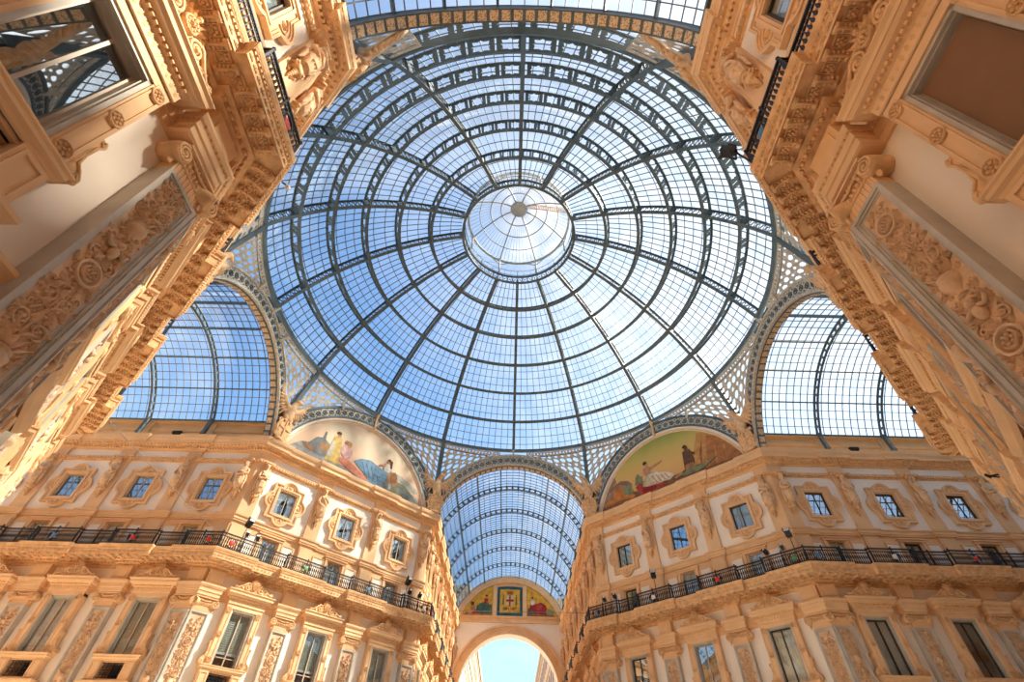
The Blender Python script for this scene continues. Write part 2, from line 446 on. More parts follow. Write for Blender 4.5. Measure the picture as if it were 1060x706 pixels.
# ---- walls with real openings
HOLES = [(-.66, .66, 8.30, 11.12), (-.60, .60, 7.28, 8.10), (-.50, .50, 13.80, 15.62), (-.65, .65, 17.37, 19.05)]
def wall_zone(z):
    return 1 if (13.0 < z < 16.0 or z < 6.9) else 0
def arcade_holes(b): return (b-1.45, b+1.45, 0.0, 5.0)
def build_wall(name, f, a0, a1, holed, ztop=22.3, zones=True):
    mb = MB(); hs = []
    for b in holed:
        hs += [(b+x0, b+x1, z0, z1) for x0, x1, z0, z1 in HOLES]
    xs = sorted({a0, a1} | {h[0] for h in hs} | {h[1] for h in hs})
    zs = sorted({0., ztop, 6.9, 13.0, 16.0} | {h[2] for h in hs} | {h[3] for h in hs})
    for i in range(len(xs)-1):
        for j in range(len(zs)-1):
            x0, x1, z0, z1 = xs[i], xs[i+1], zs[j], zs[j+1]; cx, cz = (x0+x1)/2, (z0+z1)/2
            if any(h[0] < cx < h[1] and h[2] < cz < h[3] for h in hs): continue
            mb.add([(x0,0,z0),(x1,0,z0),(x1,0,z1),(x0,0,z1)], [(0,1,2,3)], m=wall_zone(cz))
    for h in hs:                                        # reveals and the dark back of each recess
        x0, x1, z0, z1 = h; d = .62
        mb.add([(x0,0,z0),(x0,d,z0),(x0,d,z1),(x0,0,z1)], [(0,1,2,3)], m=1)
        mb.add([(x1,0,z0),(x1,d,z0),(x1,d,z1),(x1,0,z1)], [(3,2,1,0)], m=1)
        mb.add([(x0,0,z1),(x1,0,z1),(x1,d,z1),(x0,d,z1)], [(0,1,2,3)], m=1)
        mb.add([(x0,0,z0),(x1,0,z0),(x1,d,z0),(x0,d,z0)], [(3,2,1,0)], m=1)
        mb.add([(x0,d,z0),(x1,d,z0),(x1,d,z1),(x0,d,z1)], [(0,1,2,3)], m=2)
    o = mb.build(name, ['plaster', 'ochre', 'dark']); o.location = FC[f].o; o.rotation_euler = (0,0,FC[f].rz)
    return tag(o, kind='structure')
WALLNAME = {'LD': 'wall_left_diagonal', 'RD': 'wall_right_diagonal', 'NLD': 'wall_near_left_diagonal', 'NRD': 'wall_near_right_diagonal',
            'LA': 'wall_left_arm', 'RA': 'wall_right_arm', 'FL': 'wall_front_left', 'FR': 'wall_front_right',
            'NL': 'wall_near_left', 'NR': 'wall_near_right', 'LA2': 'wall_left_arm_near', 'RA2': 'wall_right_arm_near'}
for f in FC:
    if f in SIGN:
        ln = NB[f]*BAY+.1; a0, a1 = (0, ln) if SIGN[f] > 0 else (-ln, 0)
        build_wall(WALLNAME[f], f, a0, a1, bays(f)[:DET[f]])
    else: build_wall(WALLNAME[f], f, -HD, HD, bays(f))
# back blocks of the houses behind the walls (roofs, so that no daylight enters from behind)
def roof_slab(name, P, back):
    Q = offset(P, -back); mb = MB(); n = len(P)
    vs = [(x, y, 22.3) for x, y in P] + [(x, y, 22.3) for x, y in Q]
    mb.add(vs, [(i, i+1, n+i+1, n+i) for i in range(n-1)])
    vs = [(x, y, 22.3) for x, y in Q] + [(x, y, 0) for x, y in Q]
    mb.add(vs, [(i, i+1, n+i+1, n+i) for i in range(n-1)])
    o = mb.build(name, 'roof'); return tag(o, kind='structure')
for i, (bn, fs) in enumerate(BLOCKS.items()):
    fa, fd, fb = fs
    P = [tuple(FC[fa].pt(-NB[fa]*BAY-.1)[:2]), tuple(FC[fa].pt(0)[:2]), tuple(FC[fd].pt(HD)[:2]), tuple(FC[fb].pt(NB[fb]*BAY+.1)[:2])]
    roof_slab('trim_roof_%d' % (i+1), P, 3.0)
# closing walls of the arms we look along sideways or from behind
def end_wall(name, p, q, zt=29.5):
    mb = MB(); p, q = Vector((*p, 0)), Vector((*q, 0))
    mb.add([p, q, q+Vector((0,0,zt)), p+Vector((0,0,zt))], [(0,1,2,3)])
    return tag(mb.build(name, 'plaster'), kind='structure')
XE = L0+6*BAY+.1; YN = -(L0+4*BAY+.1); YF = L0+6*BAY
end_wall('wall_left_end', (-XE, -W0), (-XE, W0)); end_wall('wall_right_end', (XE, W0), (XE, -W0)); end_wall('wall_near_end', (W0, YN), (-W0, YN))

# ---- mouldings of the four blocks
ARCHI = [(.0,11.42),(.06,11.44),(.06,11.62),(.10,11.64),(.10,11.84),(.15,11.88),(.19,11.96),(.19,12.04),(.02,12.08),(.0,12.10)]
CORN = [(.0,12.84),(.07,12.88),(.10,12.96),(.10,13.02),(.22,13.03),(.24,13.10),(.30,13.14),(.40,13.16),(.40,13.24),(.48,13.26),
        (.98,13.28),(.98,13.30),(1.00,13.22),(1.02,13.22),(1.02,13.50),(1.05,13.53),(1.05,13.60),(1.09,13.66),(1.12,13.76),(1.12,13.80),(0.0,13.80)]
BELT = [(.0,15.98),(.10,16.02),(.10,16.10),(.14,16.13),(.14,16.30),(.20,16.34),(.22,16.42),(.0,16.45)]
FRZB = [(.0,20.20),(.05,20.22),(.05,20.30),(.12,20.33),(.16,20.40),(.20,20.45),(.20,20.50),(.0,20.52)]
TOPC = [(.0,21.08),(.06,21.10),(.08,21.18),(.20,21.20),(.20,21.34),(.30,21.38),(.34,21.46),(.58,21.50),(.58,21.47),(.60,21.47),(.60,21.66),(.63,21.70),(.70,21.82),(.74,21.98),(.74,22.06),(.40,22.16),(.0,22.30)]
STRING = [(.0,6.72),(.08,6.76),(.16,6.86),(.22,6.92),(.22,7.0),(.0,7.04)]
# small repeated carvings
con = MB(); con.box(-.10, .10, .0, .50, -.05, 0)              # one leaf-clad modillion hanging under the soffit; z = 0 at the soffit
con.tube([(0, -.02, -.10), (0, -.18, -.075), (0, -.36, -.08), (0, -.48, -.13)], [.05, .04, .045, .03], 6)
for k in range(5):
    for sx in (-1, 1):
        con.ball((sx*(.075-.006*k), -(.05+.09*k), -.06), (.05, .042, .045), 6, 4)
con.tube([(-.11, -.47, -.075), (.11, -.47, -.075)], .062, 8)
con.tube([(-.10, -.03, -.09), (.10, -.03, -.09)], .05, 6)
ros = MB()
for k in range(6):
    a = 2*PI*k/6; ros.ball((.075*math.cos(a), -.25+.075*math.sin(a), -.02), (.048,.048,.045), 6, 4)
ros.ball((0, -.25, -.05), .04, 6, 4)
for sx in (-1, 1): ros.box(sx*.115-.012, sx*.115+.012, .09, .41, -.05, 0)
for oo in (.08, .40): ros.box(-.12, .12, oo, oo+.024, -.05, 0)
den = MB(); den.box(-.05, .05, 0, .10, 0, .13)
den2 = MB(); den2.box(-.055, .055, 0, .10, 0, .14)
egg = MB(); egg.ball((0, -.02, 0), (.065, .05, .085), 6, 4)
egg.tube([(-.10, -.01, .07), (-.09, -.03, -.04), (-.05, -.03, -.09)], [.014,.018,.01], 4)
bead = MB(); bead.ball((0, 0, 0), (.035, .03, .03), 6, 4)
ball6 = MB(); ball6.ball((0, 0, 0), .06, 8, 5)
lf = MB(); lf.leaf((0, -.02), PI/2, .20, .18, .0, .07); lf.ball((.12, -.02, .04), .028, 5, 4)
palm = MB()                                                  # palmette of the sima frieze
for k in (-1, 0, 1): palm.ball((.05*k, 0, .02*(1-abs(k))), (.022, .02, .05), 5, 4)
palm.tube([(-.09, 0, -.04), (0, 0, -.055), (.09, 0, -.04)], .013, 4)
NTR = 0
for bn, fs in BLOCKS.items():
    close = bn.startswith('close')
    specs = [('balcony_cornice', CORN, .25, .50, .98, 'carved'), ('architrave', ARCHI, .47, .60, .98, 'ochre'), ('belt_course', BELT, .16, .56, .95, 'ochre'),
             ('frieze_band', FRZB, .16, .56, .95, 'carved'), ('top_cornice', TOPC, .15, .58, .95, 'ochre'), ('string_course', STRING, .002, .7, 1.0, 'ochre')]
    for nm, prof, e, hw, cw, mt in specs:
        NTR += 1
        P = block_path(fs, e, hw, cw); mb = MB(); sweep(mb, P, [(-e-.01, prof[0][1])]+prof+[(-e-.01, prof[-1][1])])
        t = tag(mb.build('trim_%d' % NTR, mt), nm.replace('_', ' ')+' of ochre stone along the '+bn.replace('_', ' ')+' block', None, None, 'structure')
        if nm == 'balcony_cornice':
            r = MB(); r2 = MB()
            for p, tt, nn in along(P, .46, .46, .3):
                xf(r, con, p, tt, nn, 13.275)
            Q = along(P, .46, .46, .3)
            for (p, tt, nn), (p2, t2, n2) in zip(Q[:-1], Q[1:]):
                if (p2-p).length < .7 and abs(tt.dot(t2)) > .99: xf(r2, ros, (p+p2)/2, tt, nn, 13.27)
            r.build('modillion_row', 'carved', t); r2.build('soffit_rosettes', 'carved', t)
            g = MB()
            for p, tt, nn in along(P, .25, .21, .3): xf(g, egg, p, tt, nn, 13.08)
            for p, tt, nn in along(P, 1.03, .24, .3): xf(g, palm, p, tt, nn, 13.38)
            for p, tt, nn in along(P, 1.07, .12, .3): xf(g, bead, p, tt, nn, 13.57)
            g.build('egg_moulding', 'carved', t)
        elif nm == 'top_cornice':
            r = MB()
            for p, tt, nn in along(P, .20, .21, .3): xf(r, den2, p, tt, nn, 21.20)
            r.build('dentil_row', 'ochre', t)
            g = MB()
            for p, tt, nn in along(P, .69, .26, .3): xf(g, palm, p, tt, nn, 21.84)
            for p, tt, nn in along(P, .46, .27, .3): xf(g, ball6, p, tt, nn, 21.44)
            for p, tt, nn in along(P, .26, .24, .3): xf(g, lf, p, tt, nn, 21.30)
            g.build('sima_ornament', 'carved', t)
        elif nm == 'frieze_band':
            r = MB()
            for p, tt, nn in along(P, .12, .19, .2): xf(r, den, p, tt, nn, 20.30)
            r.build('dentil_row', 'ochre', t)
        elif nm == 'architrave':
            r = MB()
            for p, tt, nn in along(P, .13, .13, .2): xf(r, bead, p, tt, nn, 11.86)
            r.build('bead_row', 'carved', t)
    # pilaster strips of the top storey and the frieze blocks, one trim each
    for f in fs:
        ps = pils(f) if f not in SIGN else pils(f)[:DET[f]+1]
        if f in SIGN and DET[f] == 0: ps = []
        mb = MB(); wb = MB()
        for p in ps:
            mb.box(p-.50, p+.50, -.05, .16, 13.8, 21.1)
            mb.box(p-.56, p+.56, -.05, .30, 13.8, 14.1); mb.box(p-.42, p+.42, .1, .22, 14.3, 15.8)
            mb.box(p-.48, p+.48, -.05, .44, 12.08, 12.86)
            mb.box(p-.34, p+.34, .3, .47, 12.22, 12.74)
        bs = bays(f) if f not in SIGN else bays(f)[:DET[f]]
        for b in bs:
            for sx in (-1, 1):
                for x0, x1 in ((.62, .80),):
                    a, c = sorted((b+sx*x0, b+sx*x1)); mb.box(a, c, -.02, .10, 13.8, 15.75)
                a, c = sorted((b+sx*.95, b+sx*1.68)); wb.box(a, c, -.02, .025, 14.3, 15.55)
                mb.ring([(a-.08,14.22),(c+.08,14.22),(c+.08,15.63),(a-.08,15.63)], [(a,14.3),(c,14.3),(c,15.55),(a,15.55)], 0, .06)
            mb.box(b-.86, b+.86, -.02, .14, 15.66, 15.80); mb.box(b-.92, b+.92, -.02, .2, 15.80, 15.88)
        if mb.v:
            NTR += 1
            o = mb.build('trim_%d' % NTR, 'ochre'); o.location = FC[f].o; o.rotation_euler = (0,0,FC[f].rz)
            tag(o, 'ochre upper pilaster strips and door frames '+WHERE.get(f, 'in the arm'), None, None, 'structure')
            w = wb.build('wall_panel', 'plaster', o)

# ---- shop arches at the foot of the close facades
for f in ('NLD', 'NRD', 'NL', 'NR'):
    bs = bays(f) if f not in SIGN else bays(f)[:DET[f]]
    for b in bs:
        NTR += 1; mb = MB(); n = 24
        cv = lambda r: [(b+r*math.cos(PI*k/n), 4.55+r*math.sin(PI*k/n)) for k in range(n+1)]
        for r0, r1, o1 in ((1.55, 1.75, .30), (1.75, 1.92, .20), (1.92, 2.02, .34)):
            a, c = cv(r1), cv(r0); m = n+1
            mb.add([(x,-o1,z) for x,z in a]+[(x,-o1,z) for x,z in c]+[(x,.02,z) for x,z in a]+[(x,.02,z) for x,z in c],
                   [(i,i+1,m+i+1,m+i) for i in range(n)]+[(m+i,m+i+1,3*m+i+1,3*m+i) for i in range(n)]+[(i+1,i,2*m+i,2*m+i+1) for i in range(n)])
        for sx in (-1, 1):
            x0, x1 = sorted((b+sx*1.55, b+sx*2.02)); mb.box(x0, x1, -.02, .24, 0, 4.3); mb.box(x0-.05, x1+.05, -.02, .36, 4.3, 4.55)
        mb.prism([(b-.18, 6.0), (b+.18, 6.0), (b+.26, 6.7), (b-.26, 6.7)], -.02, .45); mb.spiral((b, 6.5), .18, 1.6, 0, 1, .46, .05, .03)
        o = mb.build('trim_%d' % NTR, 'ochre'); o.location = FC[f].o; o.rotation_euler = (0,0,FC[f].rz); tag(o, 'ochre shop arch with scrolled keystone at the foot of the close facades', None, None, 'structure')
        g = MB(); g.prism([(b-1.55, .3), (b+1.55, .3)]+cv(1.56), -.02, .03); g.build('shop_glass', 'dark', o)

# ================================================================== WINDOWS (structure)
def relief_scroll(mb, cx, z, w, o, sgn=1, s=1.0):
    """one tier of candelabra scrollwork, about .55 m high"""
    for sx in (-1, 1):
        mb.spiral((cx+sx*w*.26, z+.16*s), w*.22, 1.6, -PI/2 if sx > 0 else -PI/2, sx*sgn, o+.02, .022, .012)
        mb.leaf((cx+sx*.03, z-.02*s), PI/2-sx*.9, .26*s, .12, o, .05)
        mb.leaf((cx+sx*w*.30, z+.32*s), PI/2+sx*.5, .20*s, .10, o, .05)
        mb.leaf((cx+sx*w*.42, z+.05*s), PI/2-sx*.2, .15*s, .08, o, .045)
        mb.ball((cx+sx*w*.26, -(o+.02), z+.16*s), (.045,.04,.045), 6, 4)
        mb.ball((cx+sx*w*.12, -(o+.01), z+.40*s), (.03,.03,.03), 5, 4)
    mb.leaf((cx, z+.16*s), PI/2, .30*s, .14, o, .07)
    mb.tube([(cx, -o-.01, z-.05*s), (cx, -o-.03, z+.5*s)], [.028, .016], 5)
    for sx in (-1, 1):
        mb.spiral((cx+sx*w*.36, z+.40*s), w*.11, 1.4, 0, -sx*sgn, o+.015, .018, .01)
        for k in range(5):
            a = k*1.25+.4; mb.leaf((cx+sx*w*.26+w*.23*math.cos(a), z+.16*s+w*.23*math.sin(a)), a, .10, .075, o, .05)
        mb.rosette((cx+sx*w*.26, z+.16*s), .055, o, .05, 5)
def relief_urn(mb, cx, z, w, o):
    pr = [(.03,0),(.12,.03),(.05,.08),(.06,.12),(.19,.26),(.21,.36),(.15,.42),(.19,.46),(.16,.48)]
    n = 10; vs = []
    for r, h in pr:
        for j in range(n+1):
            t = PI*j/n; vs.append((cx+r*math.cos(t)*w/.5, -(o+r*.55*math.sin(t)), z+h))
    fs = []
    for i in range(len(pr)-1):
        for j in range(n): a = i*(n+1)+j; fs.append((a, a+1, a+n+2, a+n+1))
    mb.add(vs, fs, True)
    for k in (-2,-1,0,1,2): mb.leaf((cx+.03*k, z+.46), PI/2-k*.38, .30, .10, o, .08)
def relief_medal(mb, cx, z, r, o):
    mb.disc((cx, z), [(r, o), (r, o+.05), (r*.82, o+.05), (r*.78, o+.015), (.02, o+.02)], 18)
    mb.rosette((cx, z), r*.6, o+.01, .07, 6)
    for k in range(8):
        a = 2*PI*k/8; mb.leaf((cx+r*.9*math.cos(a), z+r*.9*math.sin(a)), a, r*.5, r*.3, o, .04)
def relief_putto(mb, cx, z, o):
    """small winged half figure growing out of leaves"""
    mb.ball((cx, -o-.05, z+.40), (.065, .07, .08), 8, 6)
    mb.ball((cx, -o-.03, z+.22), (.10, .07, .14), 8, 6)
    for sx in (-1, 1):
        mb.tube([(cx+sx*.08, -o-.05, z+.30), (cx+sx*.19, -o-.06, z+.24), (cx+sx*.24, -o-.04, z+.40)], [.04,.032,.022], 6)
        for k in range(4): mb.leaf((cx+sx*.10, z+.24), PI/2-sx*(.5+.28*k), .30-.03*k, .09, o, .04)
        mb.leaf((cx+sx*.02, z+.1), -PI/2+sx*.5, .26, .13, o, .06)
        mb.spiral((cx+sx*.20, z-.02), .12, 1.5, PI/2, -sx, o+.02, .022, .012)
def relief_panel(z0, z1, w, o, seed):
    r = random.Random(seed); mb = MB(); z = z0+.1; k = seed % 4
    mb.box(-w*.57, w*.57, o-.06, o+.006, z0-.05, z1+.07)
    while z < z1-.55:
        q = k % 4
        if q == 0: relief_urn(mb, 0, z, w*.75, o); z += .80
        elif q == 1: relief_scroll(mb, 0, z, w, o, 1, 1.0); z += .56; relief_scroll(mb, 0, z, w, o, -1, .9); z += .52
        elif q == 2: relief_medal(mb, 0, z+.30, w*.38, o); z += .68
        else: relief_putto(mb, 0, z, o); z += .62
        k += 1
    for i in range(int((z1-z0)*26)):
        x = r.choice((-1, 1))*r.uniform(.10, .46)*w; zz = r.uniform(z0+.1, z1-.1)
        mb.leaf((x, zz), r.uniform(0, 2*PI), r.uniform(.09, .17), .08, o, .05)
        if i % 3 == 0: mb.spiral((x, zz), r.uniform(.04, .07), 1.3, r.uniform(0, 6), r.choice((-1, 1)), o+.015, .018, .01, 4, 9)
        if i % 2 == 0: mb.ball((r.uniform(-.46, .46)*w, -(o+.015), r.uniform(z0+.1, z1-.1)), .025, 5, 4)
    return mb
def big_window(variant):
    """tall window with jambs, bracketed cornice, carved crest, sill and grille; z is absolute, root at the sill 8.3"""
    ZS = 8.3; sh = (0, 0, -ZS)
    w = empty('window_0', kind='structure')
    s = MB()                                                   # moulded stone lining
    for z0, z1, a0, a1 in ((8.3, 11.12, -.66, -.615), (8.3, 11.12, .615, .66), (11.06, 11.12, -.66, .66), (8.3, 8.36, -.66, .66)):
        s.box(a0, a1, -.50, .03, z0, z1)
    for a0, a1, z0, z1 in ((-.72,-.64,8.3,11.18), (.64,.72,8.3,11.18), (-.72,.72,11.10,11.18)): s.box(a0, a1, -.2, .10, z0, z1)
    s.build('stone_lining', 'grey', w, sh)
    s = MB()
    for a0, a1, z0, z1 in ((-.615,-.565,8.36,11.06), (.565,.615,8.36,11.06), (-.565,.565,11.00,11.06), (-.565,.565,8.36,8.43), (-.03,.03,8.43,11.00)):
        s.box(a0, a1, -.20, -.11, z0, z1)
    if variant == 'blind_low': s.box(-.52, .52, -.19, -.12, 8.80, 8.84)
    s.build('sash', 'sashdark' if variant in ('pale', 'darkpane') else 'sash', w, sh)
    s = MB(); s.box(-.59, .59, -.165, -.155, 8.38, 11.03)
    s.build('pane', {'mirror': 'mirror', 'darkpane': 'mirror'}.get(variant, 'pane'), w, sh)
    if variant in ('blind', 'blind_low'):
        s = MB(); z0 = 9.05 if variant == 'blind_low' else 8.4; n = 18
        vs = []; fs = []
        for i in range(n):
            a = z0+(11.02-z0)*i/n; b = z0+(11.02-z0)*(i+1)/n
            s.add([(-.55,.20,a),(.55,.20,a),(.55,.25,b),(-.55,.25,b)], [(0,1,2,3)]); s.add([(-.55,.25,b),(.55,.25,b),(.55,.20,b),(-.55,.20,b)], [(0,1,2,3)])
        s.build('blind', 'blind', w, sh)
        if variant == 'blind_low':
            s = MB(); s.box(-.58, .58, -.50, -.46, 8.35, 9.2); s.build('room_behind', 'interior', w, sh)
            s = MB(); s.box(-.55, .55, -.23, -.18, 8.98, 9.10); s.build('blind_rail', 'white', w, sh)
    elif variant in ('pale', 'curtain'):
        s = MB(); n = 22; vs = []
        for i in range(n+1):
            x = -.57+1.14*i/n; y = .24+.025*math.sin(i*2.1)
            vs += [(x, y, 8.35), (x, y, 11.05)]
        s.add(vs, [(2*i, 2*i+2, 2*i+3, 2*i+1) for i in range(n)], True)
        s.build('curtain', 'paleshade' if variant == 'pale' else 'curtain', w, sh)
    elif variant == 'brown':
        s = MB(); s.box(-.575, .575, -.12, -.08, 8.42, 11.01); s.build('roller_blind', 'brown', w, sh)
    # ochre surround
    for sx in (-1, 1):
        s = MB(); a, b = sorted((sx*.72, sx*1.08)); s.box(a, b, -.22, .13, 8.34, 11.30)
        a2, b2 = sorted((sx*.80, sx*1.00))
        s.ring([(a2-.04,8.36),(b2+.04,8.36),(b2+.04,11.28),(a2-.04,11.28)], [(a2,8.40),(b2,8.40),(b2,11.24),(a2,11.24)], .12, .16)
        jb = s.build('jamb', 'ochre', w, sh)
        for z in (8.58, 9.85, 11.08): s = MB(); s.rosette((sx*.90, z), .155, .13, .07, 6); s.build('rosette', 'carved', jb, sh)
    s = MB(); s.box(-1.08, 1.08, -.22, .14, 11.18, 11.42); s.build('lintel', 'ochre', w, sh)
    s = MB()
    local_sweep(s, -1.08, 1.08, [(.0,11.40),(.03,11.42),(.03,11.70),(.08,11.74),(.10,11.80),(.22,11.84),(.28,11.92),(.30,11.92),(.30,12.04),(.36,12.10),(.36,12.14),(0,12.16)], base=.16)
    s.build('hood_cornice', 'ochre', w, sh)
    s = MB()
    for i in range(17): s.box(-1.08+.127*i, -1.08+.127*i+.07, .20, .30, 11.73, 11.83)
    for i in range(13): s.leaf((-1.0+.167*i, 11.47), PI/2, .2, .13, .18, .03)
    s.build('hood_carving', 'carved', w, sh)
    s = MB()                                                   # crest: shell between scrolls
    s.prism([(-1.15,12.14),(1.15,12.14),(1.05,12.24),(.70,12.34),(.42,12.58),(.18,12.72),(-.18,12.72),(-.42,12.58),(-.70,12.34),(-1.05,12.24)], -.42, .24)
    s.rosette((0, 12.50), .20, .22, .14, 8)
    for k in range(7): s.leaf((0, 12.55), PI*(.5+(k-3)*.14), .40, .12, .24, .10)
    for sx in (-1, 1):
        s.spiral((sx*.42, 12.38), .20, 2.0, PI/2, sx, .27, .042, .02, 6)
        s.tube([(sx*.24,-.26,12.62),(sx*.50,-.27,12.60),(sx*.72,-.27,12.42),(sx*.95,-.27,12.28),(sx*1.15,-.27,12.24)], [.05,.05,.045,.04,.05], 6)
        s.spiral((sx*1.10, 12.26), .09, 1.5, 0, sx, .27, .035, .02, 6)
        s.leaf((sx*.62, 12.18), PI/2-sx*.9, .34, .18, .24, .08); s.leaf((sx*.55, 12.16), 0 if sx > 0 else PI, .45, .13, .24, .07)
        s.ball((sx*.42, -.28, 12.38), .07, 6, 4)
    s.ball((0, -.27, 12.90), (.07,.07,.08), 8, 5)
    s.build('crest', 'carved', w, (0, -.16, -ZS))
    for sx in (-1, 1):                                         # side scrolls low on the jambs
        s = MB(); pl = [(1.06,8.34),(1.30,8.34),(1.38,8.42),(1.38,8.55),(1.28,8.66),(1.18,8.74),(1.14,8.95),(1.15,9.20),(1.20,9.34),(1.16,9.44),(1.06,9.46)]
        s.prism([(sx*x, z) for x, z in pl], -.22, .11)
        s.tube([(sx*x, -.12, z) for x, z in pl[1:10]], .028, 5)
        s.spiral((sx*1.27, 8.48), .10, 1.7, PI/2, -sx, .12, .03, .018)
        s.spiral((sx*1.15, 9.38), .06, 1.4, -PI/2, sx, .12, .024, .014)
        s.leaf((sx*1.12, 8.60), PI/2, .5, .10, .11, .04)
        s.build('side_scroll', 'carved', w, sh)
    s = MB(); local_sweep(s, -1.12, 1.12, [(.0,8.08),(.04,8.10),(.06,8.16),(.12,8.20),(.12,8.28),(.15,8.31),(.15,8.35),(0,8.36)], base=.14)
    for sx in (-1, 1):
        a, b = sorted((sx*.62, sx*1.14)); s.box(a, b, -.22, .18, 7.20, 8.09)
        s.ring([(a+.06,7.28),(b-.06,7.28),(b-.06,8.02),(a+.06,8.02)], [(a+.11,7.33),(b-.11,7.33),(b-.11,7.97),(a+.11,7.97)], .17, .215)
    s.box(-.62, .62, -.22, .10, 7.20, 7.30); s.box(-.62, .62, -.22, .10, 8.02, 8.10)
    local_sweep(s, -1.14, 1.14, [(.0,6.92),(.08,6.96),(.14,7.04),(.18,7.10),(.18,7.18),(0,7.22)], base=.18)
    s.build('sill', 'ochre', w, sh)
    s = MB()
    for sx in (-1, 1):
        for i in range(3):
            s.spiral((sx*(.12+.17*i), 7.52), .085, 1.7, PI/2*i, sx, .02, .013, .008, 4); s.spiral((sx*(.12+.17*i), 7.84), .085, 1.7, -PI/2*i, -sx, .02, .013, .008, 4)
        for i in range(4): s.bar((sx*.15*i+.01*sx, -.02, 7.3), (sx*.15*i+.01*sx, -.02, 8.06), .014)
    for z in (7.36, 7.68, 8.0): s.bar((-.6, -.02, z), (.6, -.02, z), .022)
    for i in range(5): s.ball((-.4+.2*i, -.02, 7.68), .035, 6, 4)
    s.build('grille', 'iron', w, sh)
    return w

def star_out(th, rects, circs):
    c, s_ = math.cos(th), math.sin(th); r = 0
    for hx, hz in rects:
        t = min(hx/abs(c) if abs(c) > 1e-6 else 1e9, hz/abs(s_) if abs(s_) > 1e-6 else 1e9); r = max(r, t)
    for x, z, q in circs:
        b = x*c+z*s_; d = q*q-(x*x+z*z-b*b)
        if d > 0: r = max(r, b+math.sqrt(d))
    return r
ANG = sorted({2*PI*k/88 for k in range(88)} | {math.atan2(sz*z, sx*x) % (2*PI) for x, z in ((1.14,1.25), (.65,.84), (.58,.77)) for sx in (1,-1) for sz in (1,-1)})
def curve(grow=0.):
    rc = [(1.14+grow, 1.25+grow)]; ci = [(.86,0,.64+grow), (-.86,0,.64+grow), (0,1.0,.62+grow), (0,-1.0,.62+grow)]
    return [(star_out(t, rc, ci)*math.cos(t), 18.2+star_out(t, rc, ci)*math.sin(t)) for t in ANG]
def rect_curve(hx, hz): return [(star_out(t, [(hx,hz)], [])*math.cos(t), 18.2+star_out(t, [(hx,hz)], [])*math.sin(t)) for t in ANG]
def small_window(variant):
    sh = (0, 0, -17.37); w = empty('window_0', kind='structure')
    s = MB()
    s.ring(curve(0), curve(-.09), -.02, .17); s.ring(curve(-.09), curve(-.16), -.02, .12); s.ring(curve(-.16), rect_curve(.84, 1.03), -.02, .07)
    s.ring(rect_curve(.84, 1.03), rect_curve(.74, .93), -.02, .15); s.ring(rect_curve(.74, .93), rect_curve(.65, .84), -.02, .10)
    s.build('shaped_frame', 'ochre', w, sh)
    s = MB()
    for sx in (-1, 1):
        for q in (.30,):
            n = 10; pts = [(sx*(.92+q*math.cos(PI*(i/n-.5))), -.09, 18.2+q*math.sin(PI*(i/n-.5))) for i in range(n+1)]; s.tube(pts, .035, 5)
            pts = [(q*math.cos(PI*i/n), -.09, 18.2+sx*(1.12+q*math.sin(PI*i/n))) for i in range(n+1)]; s.tube(pts, .035, 5)
        for k in range(3):
            s.leaf((sx*.86, 18.2), (0 if sx > 0 else PI)+(k-1)*.5, .28, .1, .07, .05); s.leaf((0, 18.2+sx*1.05), sx*PI/2+(k-1)*.5, .28, .1, .07, .05)
    s.build('lobe_shells', 'carved', w, sh)
    s = MB()
    for a0, a1, z0, z1 in ((-.65,-.58,17.37,19.05), (.58,.65,17.37,19.05), (-.58,.58,18.98,19.05), (-.58,.58,17.37,17.45), (-.025,.025,17.45,18.98)): s.box(a0, a1, -.16, -.08, z0, z1)
    s.build('sash', 'sash' if variant in ('curtain', 'blue') else 'sashdark', w, sh)
    s = MB(); s.box(-.6, .6, -.125, -.115, 17.4, 19.0); s.build('pane', 'mirror' if variant in ('blue', 'glossy') else 'pane', w, sh)
    if variant == 'curtain':
        s = MB(); n = 10
        for sx in (-1, 1):
            vs = []
            for j in range(9):
                z = 19.0-1.6*j/8; t = j/8; half = .56*(1-.55*math.sin(PI*t*.75)**2)
                for i in range(n+1):
                    q = i/n; vs.append((sx*(.58-half*q), .21+.025*math.sin(i*1.9), z))
            s.add(vs, [(j*(n+1)+i, j*(n+1)+i+1, (j+1)*(n+1)+i+1, (j+1)*(n+1)+i) for j in range(8) for i in range(n)], True)
        s.build('curtain', 'curtain', w, sh)
    elif variant in ('pale', 'glossy'):
        s = MB(); s.box(-.6, .6, -.23, -.19, 17.38, 19.04); s.build('shade', 'paleshade' if variant == 'pale' else 'curtain', w, sh)
    return w
def balcony_door(variant):
    sh = (0, 0, -13.8); w = empty('window_0', kind='structure'); s = MB()
    for a0, a1, z0, z1 in ((-.5,-.43,13.8,15.62), (.43,.5,13.8,15.62), (-.43,.43,15.54,15.62), (-.03,.03,13.8,15.54)): s.box(a0, a1, -.18, -.10, z0, z1)
    s.build('sash', 'sash' if variant else 'sashdark', w, sh)
    s = MB(); s.box(-.45, .45, -.145, -.135, 13.8, 15.56); s.build('pane', 'pane', w, sh)
    if variant:
        s = MB(); s.box(-.46, .46, -.24, -.20, 13.82, 15.58); s.build('curtain', 'curtain' if variant == 1 else 'paleshade', w, sh)
    return w
BIGV = {'LD': ['blind_low', 'blind_low', 'blind'], 'RD': ['darkpane', 'mirror', 'pale'], 'LA': ['blind', 'curtain', 'blind', 'blind', 'blind'],
        'RA': ['pale', 'darkpane', 'pale', 'pale', 'pale'], 'FL': ['blind'], 'FR': ['pale'], 'NL': ['mirror', 'mirror'], 'NR': ['brown', 'brown'], 'NLD': ['mirror'], 'NRD': ['pale', 'darkpane', 'pale']}
